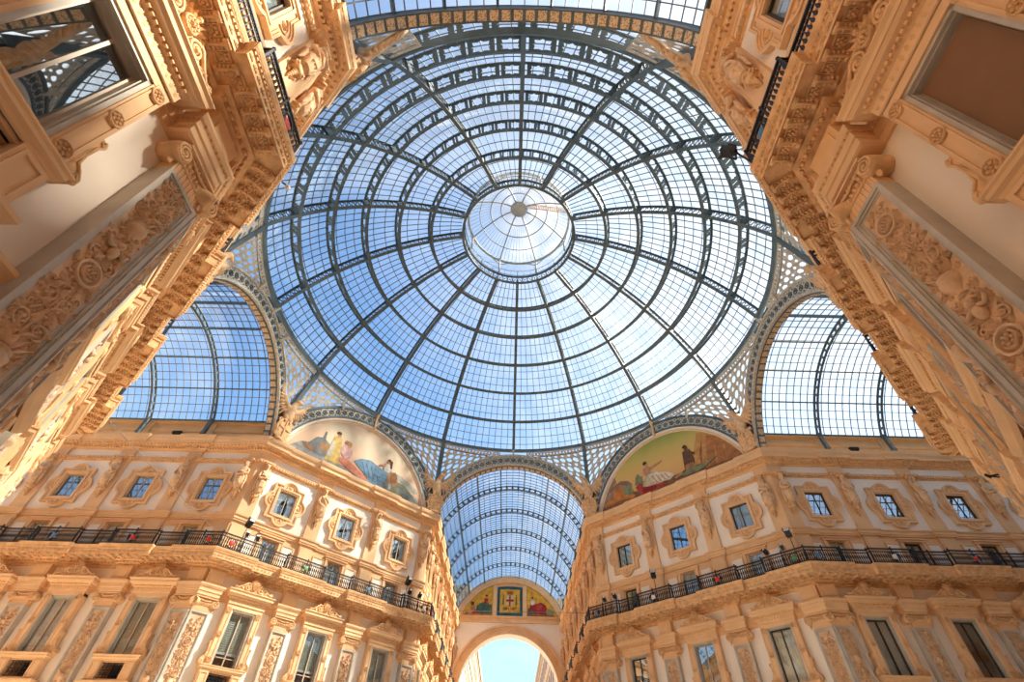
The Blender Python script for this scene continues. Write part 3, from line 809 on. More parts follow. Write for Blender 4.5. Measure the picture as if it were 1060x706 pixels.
SMV = {'LD': ['curtain', 'curtain', 'curtain'], 'RD': ['pale', 'glossy', 'pale'], 'LA': ['blue'], 'RA': ['glossy'], 'FL': ['curtain'], 'FR': ['pale'], 'NL': ['pale'], 'NR': ['pale'], 'NLD': ['curtain'], 'NRD': ['pale']}
DRV = {'LD': [1, 2, 1], 'RD': [0, 2, 2], 'LA': [2], 'RA': [2, 0, 0], 'FL': [1], 'FR': [2], 'NL': [2], 'NR': [2], 'NLD': [2], 'NRD': [2]}
BIGTXT = {'blind': 'with grey green blind', 'blind_low': 'with raised blind over red room', 'curtain': 'with pale curtain', 'pale': 'with pale shade', 'darkpane': 'with dark panes',
          'mirror': 'with clear reflecting panes', 'brown': 'with brown roller blind'}
protos = {}
NW = 0
def put_window(kind, var, maker, f, b, z, o, text):
    global NW
    if (kind, var) not in protos: protos[(kind, var)] = maker(var)
    NW += 1
    c = place(protos[(kind, var)], f, b, z, o); c.name = 'window_%d' % NW
    c['label'] = text; c['category'] = 'window'
    return c
SEEN = ['LD', 'RD', 'LA', 'RA', 'FL', 'FR', 'NL', 'NR', 'NLD', 'NRD']
for f in SEEN:
    bs = sorted(bays(f)) if f not in SIGN else bays(f)[:DET[f]]
    for k, b in enumerate(bs):
        oo, fr = order(f, k, len(bs))
        v = BIGV[f][k % len(BIGV[f])] if f not in ('LD', 'RD') else BIGV[f][k]
        put_window('big', v, big_window, f, b, 8.3, .26, 'tall window %s, %s %s, %s' % (BIGTXT[v], oo, fr, WHERE[f]))
        v = SMV[f][k % len(SMV[f])]
        put_window('small', v, small_window, f, b, 17.37, .04, 'small lobed window, %s %s, %s' % (oo, fr, WHERE[f]))
        v = DRV[f][k % len(DRV[f])]
        put_window('door', v, balcony_door, f, b, 13.8, 0, 'low balcony window, %s %s, %s' % (oo, fr, WHERE[f]))
for p in protos.values(): remove_tree(p)

# ================================================================== PILASTERS
def make_pilaster(seed):
    w = empty('carved_pilaster')
    s = MB(); s.box(-.5, .5, -.05, .42, 1.0, 10.62); s.build('shaft', 'grey', w)
    s = MB(); s.box(-.49, .49, -.05, .46, 10.62, 10.96)
    for i in range(9):
        x = -.42+.105*i; s.box(x-.022, x+.022, .45, .475, 10.68, 10.95)
    s.build('fluted_neck', 'ochre', w)
    s = MB(); s.box(-.66, .66, -.05, .62, 0, .8); s.box(-.60, .60, -.05, .56, .8, 1.0); s.build('base', 'grey', w)
    s = MB()
    R_ = lambda h, a, b: [(-h, a), (h, a), (h, b), (-h, b)]
    s.ring(R_(.51, 2.9, 10.64), R_(.43, 2.98, 10.56), .30, .50); s.ring(R_(.43, 2.98, 10.56), R_(.385, 3.03, 10.51), .30, .465); s.ring(R_(.385, 3.03, 10.51), R_(.35, 3.07, 10.47), .30, .435)
    s.build('panel_moulding', 'grey', w)
    rl = relief_panel(3.1, 10.42, .62, .42, seed); rl.v = [(v[0], v[1] if -v[1] < .427 else -(.427+(-v[1]-.427)*1.5), v[2]) for v in rl.v]
    rl.build('relief_panel', 'relief', w)
    c = empty('capital'); c.parent = w
    s = MB()
    s.box(-.56, .56, -.05, .50, 10.96, 11.05); s.box(-.50, .50, -.05, .46, 11.05, 11.34)
    s.box(-.66, .66, -.05, .60, 11.33, 11.38); s.box(-.62, .62, -.05, .56, 11.37, 11.43)
    s.build('abacus', 'ochre', c)
    for sx in (-1, 1):
        s = MB(); s.disc((sx*.60, 11.10), [(.225, .03), (.225, .50), (.20, .56), (.17, .53), (.16, .50)], 18)
        s.spiral((sx*.60, 11.10), .20, 2.3, PI/2, -sx, .55, .035, .022, 6, 16)
        s.ball((sx*.60, -.56, 11.10), .05, 8, 5)
        s.leaf((sx*.60, 10.92), -PI/2, .24, .14, .40, .06)
        s.build('volute', 'carved', c)
    s = MB()
    for i in range(7):
        s.ball((-.33+.11*i, -.50, 11.06), (.048, .06, .075), 7, 5)
    for i in range(9): s.ball((-.40+.1*i, -.52, 11.27), .035, 6, 4)
    for i in range(5): s.leaf((-.28+.14*i, 11.14), PI/2+(2-i)*.12, .16, .11, .48, .06)
    s.tube([(-.45,-.5,11.30),(-.2,-.54,11.20),(0,-.55,11.17),(.2,-.54,11.20),(.45,-.5,11.30)], .03, 6)
    s.build('capital_leaves', 'carved', c)
    return w
PP = [make_pilaster(k) for k in range(4)]
cnt = 0
for f in SEEN:
    ps = sorted(pils(f)) if f not in SIGN else pils(f)[:DET[f]+1]
    for k, p in enumerate(ps):
        oo, fr = order(f, k, len(ps)); cnt += 1
        dp, do = {'NL': (.33, 0), 'NR': (-.33, 0), 'NLD': (.17, .22), 'NRD': (-.17, .22)}.get(f, (0, 0)) if ((k == 0 and f != 'NRD') or (f == 'NRD' and k == 3)) else (0, 0)
        c = place(PP[(cnt*3+k) % 4], f, p+dp, 0, -.10+do); c.name = 'carved_pilaster'
        tag(c, 'ochre relief pilaster, %s %s, %s' % (oo, fr, WHERE[f]), 'pilaster', 'relief pilasters of the main storey')
for p in PP: remove_tree(p)
# grey corner posts between paired corner pilasters
for bn, fs in BLOCKS.items():
    fd = fs[1]
    for sx, fo in ((-1, fs[0]), (1, fs[2])):
        mb = MB(); e = .33; ed = .55 if fo in ('NL', 'NR') else .33
        nd, na = FC[fd].n, FC[fo].n; kd, ka = nd.dot(FC[fd].o)+ed, na.dot(FC[fo].o)+e; det = nd.x*na.y-nd.y*na.x
        a = Vector(((kd*na.y-ka*nd.y)/det, (nd.x*ka-na.x*kd)/det, 0))
        b = a-FC[fd].x*(sx*.22); c = b-nd*.6; d = a+FC[fo].x*((-1 if fo == fs[0] else 1)*.22); g = d-na*.6
        q = [b, a, d, g, c]; n = 5
        vs = [(p.x, p.y, z) for z in (1.0, 10.9) for p in q]
        mb.add(vs, [(i, (i+1) % n, n+(i+1) % n, n+i) for i in range(n)]+[tuple(range(n)), tuple(range(n, 2*n))])
        NTR += 1; tag(mb.build('trim_%d' % NTR, 'grey'), 'grey stone corner strip between two paired pilasters', None, None, 'structure')

# ================================================================== SCULPTURE
def remeshed(mb, name, mat, voxel, parent=None):
    o = mb.build(name, mat)
    md = o.modifiers.new('r', 'REMESH'); md.mode = 'VOXEL'; md.voxel_size = voxel; md.use_smooth_shade = True
    s_ = o.modifiers.new('s', 'SMOOTH'); s_.factor = .35; s_.iterations = 1
    dg = bpy.context.evaluated_depsgraph_get()
    me = bpy.data.meshes.new_from_object(o.evaluated_get(dg)); o.modifiers.clear()
    old = o.data; o.data = me; bpy.data.meshes.remove(old); me.name = name
    for p in me.polygons: p.use_smooth = True
    if parent is not None: o.parent = parent
    return o
def loft(mb, rings, n=20, fold=.0, nf=9, ph=0.):
    vs = []
    for z, rx, ry, cx, cy in rings:
        for j in range(n):
            t = 2*PI*j/n; k = 1+fold*math.sin(nf*t+ph+z*1.5)
            vs.append((cx+rx*k*math.cos(t), cy+ry*k*math.sin(t), z))
    m = len(rings); fs = []
    for i in range(m-1):
        for j in range(n): fs.append((i*n+j, i*n+(j+1) % n, (i+1)*n+(j+1) % n, (i+1)*n+j))
    fs += [tuple(range(n-1,-1,-1)), tuple((m-1)*n+j for j in range(n))]
    mb.add(vs, fs, True)
def caryatid(pose):
    """half-length draped figure growing out of a tapering support; root z 0 = 17.4, faces -y"""
    w = empty('caryatid_statue')
    s = MB(); cy = -.42
    lean = {0: .0, 1: .05, 2: -.05}[pose]
    loft(s, [(.62,.20,.16,0,cy+.06),(.80,.27,.20,0,cy+.04),(1.0,.30,.23,lean*.3,cy),(1.25,.34,.26,lean,cy-.02),(1.45,.33,.26,lean,cy-.02),(1.62,.27,.21,lean,cy),(1.75,.25,.19,0,cy),(1.95,.30,.22,0,cy-.03),(2.1,.33,.22,0,cy-.02),(2.22,.34,.18,0,cy+.02),(2.30,.18,.13,0,cy+.02)], 24, .04, 8)
    s.tube([(0,cy,2.24),(lean*.2,cy-.03,2.46)], [.10,.085], 10)                       # neck
    hx = lean*.5; hz = 2.60
    rt = Matrix.Rotation(.18, 3, 'X') @ Matrix.Rotation(lean*3, 3, 'Z')
    s.ball((hx, cy-.05, hz), (.125, .145, .175), 14, 10, rot=rt)                      # head
    s.tube([(hx+lean*.3, cy-.18, hz+.06), (hx+lean*.4, cy-.225, hz-.02), (hx+lean*.3, cy-.19, hz-.04)], [.02,.034,.024], 6)   # nose
    s.ball((hx+lean*.3, cy-.17, hz-.085), (.05,.03,.018), 8, 5)                       # mouth
    s.ball((hx+lean*.3, cy-.15, hz-.135), (.05,.05,.04), 8, 5)                        # chin
    for sx in (-1, 1):
        s.ball((hx+sx*.055+lean*.3, cy-.165, hz+.045), (.03,.025,.016), 8, 5)         # eyelid
        s.tube([(hx+sx*.02, cy-.185, hz+.075), (hx+sx*.06, cy-.18, hz+.09), (hx+sx*.10, cy-.15, hz+.07)], .016, 5)  # brow
        for k in range(4): s.ball((hx+sx*(.10+.012*k), cy-.07+.05*k, hz+.12-.07*k), .06, 8, 5)                    # wavy hair
        s.ball((hx+sx*.115, cy+.02, hz-.17), (.05,.06,.10), 8, 5)
    s.ball((hx, cy+.02, hz+.10), (.16, .17, .13), 10, 7); s.ball((hx, cy+.12, hz+.02), (.13,.11,.13), 8, 6)
    for k in range(7):                                                                # garland in the hair
        a = PI*k/6; s.ball((hx+.14*math.cos(a), cy-.11*math.sin(a)-.01, hz+.16), .04, 6, 4)
    for sx in (-1, 1): s.ball((sx*.12, cy-.17, 1.98), (.10,.09,.10), 10, 6)           # bust
    sh = [(-.33, cy, 2.14), (.33, cy, 2.14)]
    if pose == 0:      # arms folded over the drapery
        s.tube([sh[0], (-.42,cy-.06,1.80), (-.30,cy-.22,1.62), (-.05,cy-.30,1.66), (.08,cy-.30,1.70)], [.105,.095,.08,.065,.06], 8)
        s.tube([sh[1], (.42,cy-.06,1.80), (.30,cy-.24,1.74), (.06,cy-.31,1.80), (-.08,cy-.31,1.86)], [.105,.095,.08,.065,.06], 8)
    elif pose == 1:    # one arm lifted to the head
        s.tube([sh[0], (-.46,cy-.12,2.24), (-.40,cy-.18,2.50), (-.22,cy-.14,2.70)], [.105,.09,.07,.06], 8)
        s.tube([sh[1], (.42,cy-.04,1.82), (.34,cy-.22,1.56), (.12,cy-.30,1.48)], [.105,.095,.075,.06], 8)
    else:              # both arms down, cloth held up
        s.tube([sh[0], (-.43,cy-.06,1.80), (-.34,cy-.24,1.55), (-.14,cy-.29,1.42)], [.105,.095,.075,.06], 8)
        s.tube([sh[1], (.40,cy-.14,1.86), (.22,cy-.28,1.96), (.06,cy-.29,2.06)], [.105,.095,.075,.06], 8)
    hands = {0: [(.08,cy-.30,1.70,1,.1),(-.08,cy-.31,1.86,-1,.1)], 1: [(-.22,cy-.14,2.70,1,.6),(.12,cy-.30,1.48,-1,-.2)], 2: [(-.14,cy-.29,1.42,1,-.2),(.06,cy-.29,2.06,-1,.4)]}[pose]
    for x, y, z, d, up in hands:
        s.ball((x+d*.06, y-.01, z+up*.06), (.07,.04,.05), 8, 5)
        for k in range(4): s.tube([(x+d*.10, y-.015, z+up*.1+.035-.024*k), (x+d*(.20-.012*abs(k-1)), y-.03, z+up*.16+.04-.03*k), (x+d*(.235-.012*abs(k-1)), y+.0, z+up*.2+.03-.032*k)], [.022,.018,.014], 5)
        s.tube([(x+d*.04, y-.03, z+.04), (x+d*.11, y-.05, z+.09)], [.022,.016], 5)
    # drapery: sash over the shoulder, swags over the hips and hanging folds
    for k in range(4): s.tube([(-.28+.03*k,cy-.12,2.20), (-.10+.05*k,cy-.26,1.95), (.14+.04*k,cy-.27,1.68), (.30,cy-.14,1.48-.05*k)], .035, 6)
    for k in range(5):
        z = 1.46-.09*k; s.tube([(-.33,cy-.12,z+.05), (-.15,cy-.27,z-.07), (.10,cy-.29,z-.06), (.33,cy-.12,z+.08)], [.03,.045,.045,.03], 6)
    for k in range(9):
        x = -.32+.08*k; s.tube([(x,cy-.20*math.cos(x*3.4)-.03,1.30), (x*.93+.02*(-1)**k,cy-.22*math.cos(x*3)-.02,1.0), (x*.72,cy-.17*math.cos(x*3)+.02,.70)], [.04,.05,.03], 6)
    for sx in (-1, 1): s.tube([(sx*.36,cy+.02,1.70), (sx*.42,cy+.02,1.30), (sx*.38,cy+.03,.90), (sx*.42,cy+.05,.66)], [.06,.085,.075,.03], 7)
    s.tube([(0,cy-.02,.60),(0,cy+.10,.62),(0,-.16,.70)], [.16,.20,.22], 10)
    o = remeshed(s, 'figure', 'statue', .022, w); o.data.transform(Matrix.Diagonal((.82, 1, 1, 1)))
    s = MB()                                                                           # support: scroll console with husks hanging below
    s.box(-.24, .24, .10, .42, .52, .66); s.disc((0, .50), [(.17,.14),(.17,.40),(.12,.44),(.03,.45)], 14)
    for sx in (-1, 1): s.spiral((sx*.17, .50), .12, 1.6, PI/2, -sx, .36, .03, .018)
    for k in range(5): s.ball((0, -.30+.02*k, .30-.095*k), (.10-.014*k, .08-.01*k, .07), 8, 5)
    for sx in (-1, 1):
        for k in range(3): s.leaf((sx*.05, .36-.1*k), -PI/2+sx*.7, .22-.04*k, .12, .16, .08)
    s.build('console', 'carved', w)
    s = MB(); s.box(-.20, .20, .10, .46, 2.80, 2.92); s.box(-.30, .30, .10, .54, 2.92, 3.02)
    for k in range(6): s.ball((-.20+.08*k, -.50, 2.84), (.04,.05,.05), 6, 4)
    s.build('headrest', 'ochre', w)
    return w
CP = [caryatid(k) for k in range(3)]
POSE = ['with folded arms', 'raising one arm', 'clutching its cloth']
for f in SEEN:
    ps = sorted(pils(f)) if f not in SIGN else pils(f)[:DET[f]+1]
    for k, p in enumerate(ps):
        oo, fr = order(f, k, len(ps)); v = (k*2+len(f)+ord(f[0])) % 3
        pp = p if abs(abs(p)-PW) > .01 and abs(p) > .5 else (math.copysign(7.16, p) if f not in SIGN else math.copysign(.55, p))
        c = place(CP[v], f, pp, 17.4); c.name = 'caryatid_statue'
        tag(c, 'stone caryatid %s, %s %s, %s' % (POSE[v], oo, fr, WHERE[f]), 'statue', 'caryatids below the top cornice')
for p in CP: remove_tree(p)

def eagle(turn):
    w = empty('eagle_statue')
    s = MB()
    rt = Matrix.Rotation(-.15, 3, 'X')
    s.ball((0, -.30, 2.45), (.42, .40, .80), 14, 10, rot=rt)                 # body
    s.ball((0, -.42, 2.75), (.36, .30, .42), 12, 8)
    s.tube([(0,-.38,2.95), (turn*.08,-.42,3.30), (turn*.20,-.52,3.55)], [.30,.22,.20], 10)
    s.ball((turn*.24, -.56, 3.62), (.24,.25,.22), 12, 8)                     # head
    s.tube([(turn*.38,-.68,3.64), (turn*.58,-.76,3.60), (turn*.66,-.77,3.48)], [.12,.08,.02], 8)
    s.ball((turn*.30,-.74,3.70), (.05,.05,.05), 6, 4)
    for k in range(7):                                                       # tail fan
        a = (k-3)*.16; s.tube([(0,-.1,1.95), (math.sin(a)*.6,-.05,1.35), (math.sin(a)*1.0,0,.75)], [.14,.13,.04], 6)
    for sx in (-1, 1):
        s.tube([(sx*.22,-.40,2.05), (sx*.28,-.55,1.80), (sx*.24,-.50,1.62)], [.20,.13,.09], 8)
        for k in (-1,0,1): s.tube([(sx*.24,-.50,1.64), (sx*.24+k*.10,-.62,1.58), (sx*.24+k*.12,-.66,1.48)], [.05,.045,.02], 5)
        s.tube([(sx*.30,-.30,2.75), (sx*.80,-.30,3.15), (sx*1.25,-.22,3.75), (sx*1.70,-.15,4.45)], [.26,.22,.17,.08], 8)
        for k in range(11):                                                  # flight feathers
            t = k/10; bx = .42+1.20*t; bz = 2.80+1.40*t
            an = -1.1+1.95*t; ln = .95+.45*math.sin(PI*min(1,t*1.1))
            ex, ez = bx+ln*math.cos(an)*.75+.0, bz+ln*math.sin(an)
            s.tube([(sx*bx,-.22,bz), (sx*(bx+ex)/2,-.18,(bz+ez)/2), (sx*ex,-.12,ez)], [.12,.115,.05], 6)
            s.tube([(sx*(bx-.1),-.34,bz-.05), (sx*(bx*.45+ex*.55),-.28,(bz*.45+ez*.55)), (sx*(bx*.3+ex*.7),-.22,(bz*.3+ez*.7))], [.10,.09,.04], 6)
    for k in range(26):
        a = rnd.uniform(-1, 1); z = rnd.uniform(2.1, 3.1)
        s.ball((a*.34, -.60+.22*a*a-.05*(2.6-z), z), (.09,.06,.12), 6, 4)
    remeshed(s, 'bird', 'statue', .045, w)
    s = MB()                                                                 # oval shield with a cross below the talons
    n = 24; ov = lambda a, q: (q*.62*math.cos(a), .92+q*.84*math.sin(a))
    s.prism([ov(2*PI*k/n, .86) for k in range(n)], .10, .52)
    s.tube([(ov(2*PI*k/n, 1)[0], -.42, ov(2*PI*k/n, 1)[1]) for k in range(n+1)], .11, 7)
    s.box(-.06, .06, .5, .60, .22, 1.62); s.box(-.50, .50, .5, .60, .92, 1.04)
    for sx in (-1, 1):
        s.spiral((sx*.56, 1.52), .20, 1.5, 0, sx, .45, .07, .04); s.spiral((sx*.50, .28), .18, 1.5, 0, -sx, .45, .07, .04)
        s.leaf((sx*.62, .92), 0 if sx > 0 else PI, .22, .3, .30, .15)
    s.prism([(-.42,0),(.42,0),(.36,.12),(.2,.2),(-.2,.2),(-.36,.12)], .0, .6)
    s.build('shield', 'carved', w)
    return w
CORNERS = []
for bn, fs in BLOCKS.items():
    for sx, fo in ((-1, fs[0]), (1, fs[2])):
        p = FC[fs[1]].pt(sx*HD); n = Vector((-p.x, -p.y, 0)).normalized()
        CORNERS.append((fs[1], fo, p, n, sx))
CTXT = {('LD','FL'): 'between the pastel mosaic and the crested arm', ('LD','LA'): 'between the pastel mosaic and its side arm', ('RD','FR'): 'between the harvest mosaic and the crested arm',
        ('RD','RA'): 'between the harvest mosaic and its side arm', ('NLD','NL'): 'above the close corner by the clear glass window', ('NLD','LA2'): 'behind the steep sunlit cornice by the side arm',
        ('NRD','NR'): 'above the close corner by the brown blind', ('NRD','RA2'): 'behind the steep shaded cornice by the side arm'}
EP = [eagle(-1), eagle(1)]
for fd, fo, p, n, sx in CORNERS:
    c = copy_tree(EP[0 if p.x > 0 else 1]); c.name = 'eagle_statue'
    q = p + n*.42; c.location = (q.x, q.y, 22.12); c.rotation_euler = (0, 0, math.atan2(-n.y, -n.x)-PI/2)
    tag(c, 'winged stone eagle on a shield, '+CTXT[(fd, fo)], 'statue', 'eagles on the corners of the octagon')
for p in EP: remove_tree(p)

# ================================================================== BALCONY RAILINGS
def rail_line(f):
    """plan line (s, o) of the railing on one face"""
    ob, of = 0.92, 1.17
    if f in SIGN:
        sg = SIGN[f]; ln = BAY*max(DET[f], 3)
        pts = [(-.414*of, of), (1.75, of), (1.75, ob)]
        for k in range(1, max(DET[f], 3)): pts += [(BAY*k-1.35, ob), (BAY*k-1.35, of), (BAY*k+1.35, of), (BAY*k+1.35, ob)]
        pts.append((ln, ob)); return [(sg*a, o) for a, o in pts] if sg > 0 else [(-a, o) for a, o in pts][::-1]
    e = HD+.414*of
    return [(-e, of), (-PW+1.75, of), (-PW+1.75, ob), (-3.8, ob), (-3.8, of), (-1.1, of), (-1.1, ob), (1.1, ob), (1.1, of), (3.8, of), (3.8, ob), (PW-1.75, ob), (PW-1.75, of), (e, of)]
bal = MB()
bal.tube([(0,0,13.93), (0,0,14.0), (0,0,14.12), (0,0,14.28), (0,0,14.42), (0,0,14.52)], [.018,.045,.022,.052,.022,.02], 5)
BC = ['red', 'white', 'blue', 'green', 'red', 'white', 'blue', 'red']
for fi, f in enumerate(SEEN):
    root = empty('balcony_railing', 'black wrought iron balcony railing with round badges, '+WHERE[f], 'railing', 'balcony railings')
    root.location = FC[f].pt(0, 0, 13.8); root.rotation_euler = (0, 0, FC[f].rz); sh = (0, 0, -13.8)
    line = rail_line(f); V = [Vector((a, -o, 0)) for a, o in line]; up = (0, 0, 1)
    s = MB()
    for nm, z, w_, h_ in (('handrail', 14.72, .075, .06), ('bottom_rail', 13.92, .05, .05)):
        s = MB()
        for a, b in zip(V[:-1], V[1:]): s.bar(a+Vector((0,0,z)), b+Vector((0,0,z)), w_, h_)
        s.build(nm, 'iron', root, sh)
    s = MB(); c_ = MB(); post = None
    for a, b in zip(V[:-1], V[1:]): s.bar(a+Vector((0,0,14.53)), b+Vector((0,0,14.53)), .04, .04)
    for a, b in zip(V[:-1], V[1:]):
        l = (b-a).length
        if l < .3: continue
        d = (b-a)/l; n = max(2, round(l/.135))
        for i in range(n):
            p = a+d*(l*(i+.5)/n); off = len(s.v)
            for v in bal.v: s.v.append((p.x+v[0], p.y+v[1], v[2]))
            for q in bal.f: s.f.append(tuple(k+off for k in q)); s.sm.append(True); s.mi.append(0)
            c_.tube([(p.x+d.x*.055*math.cos(x), p.y+d.y*.055*math.cos(x), 14.62+.055*math.sin(x)) for x in [2*PI*k/7 for k in range(8)]], .011, 4, cap=False)
        m = max(1, round(l/1.3))
        for i in range(m+1):
            p = a+d*(l*i/m)
            if post is None:
                t_ = MB(); t_.bar((0,0,0), (0,0,.98), .055); t_.ball((0,0,1.0), .055, 6, 4); post = t_.build('railing_post', 'iron', root); q = post
            else: q = post.copy(); COL.objects.link(q); q.parent = root
            q.location = (p.x, p.y, 0)
    off = len(s.v); s.v += c_.v; s.f += [tuple(i+off for i in q) for q in c_.f]; s.sm += c_.sm; s.mi += c_.mi
    s.build('baluster_lattice', 'iron', root, sh)
    ps = pils(f) if f not in SIGN else pils(f)[:max(DET[f], 3)]
    for k, p in enumerate(ps):
        a = p if abs(p) > .5 and abs(abs(p)-PW) > .01 else (p*.5 if f in SIGN else math.copysign(7.5, p))
        s = MB(); s.tube([(a+.27*math.cos(x), -1.20, 14.24+.27*math.sin(x)) for x in [2*PI*i/18 for i in range(19)]], .028, 5, cap=False)
        for i in range(4):
            x = PI/4+i*PI/2; s.spiral((a+.36*math.cos(x), 14.24+.32*math.sin(x)), .10, 1.5, x, 1, 1.2, .016, .01, 4, 10)
        fr = s.build('badge_frame', 'iron', root, sh)
        s = MB(); s.disc((a, 14.24), [(.15, 1.17), (.15, 1.21), (.11, 1.225), (.01, 1.23)], 16); s.build('badge', BC[(k*3+fi*2) % 8], fr, sh)['label'] = BC[(k*3+fi*2) % 8]+' round badge'

# ================================================================== FLOODLIGHTS
def floodlight(tall):
    w = empty('floodlight'); z = .82 if tall else .16
    s = MB(); s.tube([(0,0,-.75), (0,0,z)], .022, 6); s.box(-.06, .06, -.06, .06, -.80, -.70); s.build('pole', 'black', w)
    s = MB(); s.bar((-.17,0,z), (.17,0,z), .03); s.bar((-.17,0,z), (-.17,-.06,z+.2), .03); s.bar((.17,0,z), (.17,-.06,z+.2), .03); s.build('yoke', 'black', w)
    k = 1.0 if tall else .62
    s = MB(); rt = Matrix.Rotation(-.75, 3, 'X')
    def bx(x0, x1, y0, y1, z0, z1):
        vs = [rt @ Vector((x*k, y*k, zz*k)) + Vector((0, -.08, z+.18)) for zz in (z0, z1) for x, y in ((x0,y0),(x1,y0),(x1,y1),(x0,y1))]
        s.add(vs, [(0,3,2,1),(4,5,6,7),(0,1,5,4),(1,2,6,5),(2,3,7,6),(3,0,4,7)])
    bx(-.17,.17,-.20,.14,-.15,.15); bx(-.20,.20,-.24,-.20,-.18,.18); bx(-.13,.13,.14,.24,-.11,.11)
    for i in range(5): bx(-.15+.07*i,-.13+.07*i,.14,.28,-.13,.13)
    for i in range(4): bx(-.20,-.17,-.24,-.36,-.15,.15) if i == 0 else None
    hd = s.build('lamp_head', 'black', w)
    s = MB(); bx(-.17,.17,-.246,-.24,-.15,.15); s.build('lens', 'lens', hd)
    return w
FT, FS = floodlight(True), floodlight(False)
FLS = [('LD', -7.0, 1.12, 1, 'tall pole floodlight at the pastel facade corner beside the side arm'), ('LD', -6.82, 1.12, 0, 'small floodlight clamped beside the tall pole at the pastel corner'),
       ('LD', -6.09, 1.12, 0, 'small floodlight clamped second from the pastel side arm corner'), ('LD', 5.69, 1.12, 1, 'tall pole floodlight on the pastel facade beside the crested arm'),
       ('LD', 5.97, 1.12, 0, 'small floodlight just below the tall pastel lamp by the crested arm'), ('LD', 6.94, 1.12, 0, 'small floodlight at the pastel railing end by the crested arm'),
       ('RD', -2.17, 1.12, 1, 'tall pole floodlight halfway along the harvest facade railing'), ('RD', -6.66, 1.12, 0, 'small floodlight at the harvest railing end by the crested arm'),
       ('RD', -5.68, 1.12, 0, 'small floodlight second from the crested arm on the harvest railing'), ('RD', 7.7, 1.12, 1, 'tall pole floodlight at the harvest facade corner beside the side arm'),
       ('RD', 7.04, 1.12, 0, 'small floodlight just below the tall corner lamp on the harvest railing'), ('RD', 6.03, 1.12, 0, 'small floodlight second from the harvest side arm corner'),
       ('LA2', .55, 1.35, 0, 'black floodlight sticking out over the steep sunlit cornice end'), ('LA2', .2, 1.3, 1, 'taller black floodlight over the steep sunlit cornice end'),
       ('RA2', -.3, 1.4, 0, 'black floodlight sticking out over the steep shaded cornice end')]
for f, a, o, tall, txt in FLS:
    c = place(FT if tall else FS, f, a, 14.70, o); c.name = 'floodlight'; c.rotation_euler.z += rnd.uniform(-.5, .5)
    tag(c, txt, 'floodlight', 'floodlights on the balconies')
c = copy_tree(FS); c.name = 'floodlight'; c.location = (6.02, -17.52, 14.95); c.rotation_euler = (.2, 0, FC['NRD'].rz+.4); c.scale = (1.25, 1.25, 1.25)
tag(c, 'large black floodlight hanging out at the close corner by the brown blind', 'floodlight', 'floodlights on the balconies')
remove_tree(FT); remove_tree(FS)
lampw = empty('corner_spotlight', 'small white spotlight under the close corner cornice by the clear glass', 'spotlight')
s = MB(); s.tube([(0,0,0), (.03,.01,-.06), (.08,.03,-.10)], [.03,.06,.065], 10); s.build('lamp_head', 'white', lampw)
s = MB(); s.bar((0,0,0), (-.12,-.05,.06), .03); s.build('bracket', 'black', lampw); lampw.location = (-6.05, -17.18, 13.22)
BRK = (-4.9, 10.4)
fb = empty('flag_bracket', 'black forked iron bracket on the steep shaded facade', 'bracket')
s = MB(); s.bar((-.05,0,.0), (-.05,-.62,.10), .045); s.bar((.05,0,-.30), (-.05,-.60,.10), .04); s.build('arm', 'black', fb)
s = MB(); s.tube([(-.05,-.56,.04), (-.05,-.66,.18)], .05, 8); s.box(-.1, .1, -.02, .03, -.35, .08); s.build('socket', 'black', fb)
fb.location = FC['NRD'].pt(BRK[0], .02, BRK[1]); fb.rotation_euler = (0, 0, FC['NRD'].rz)

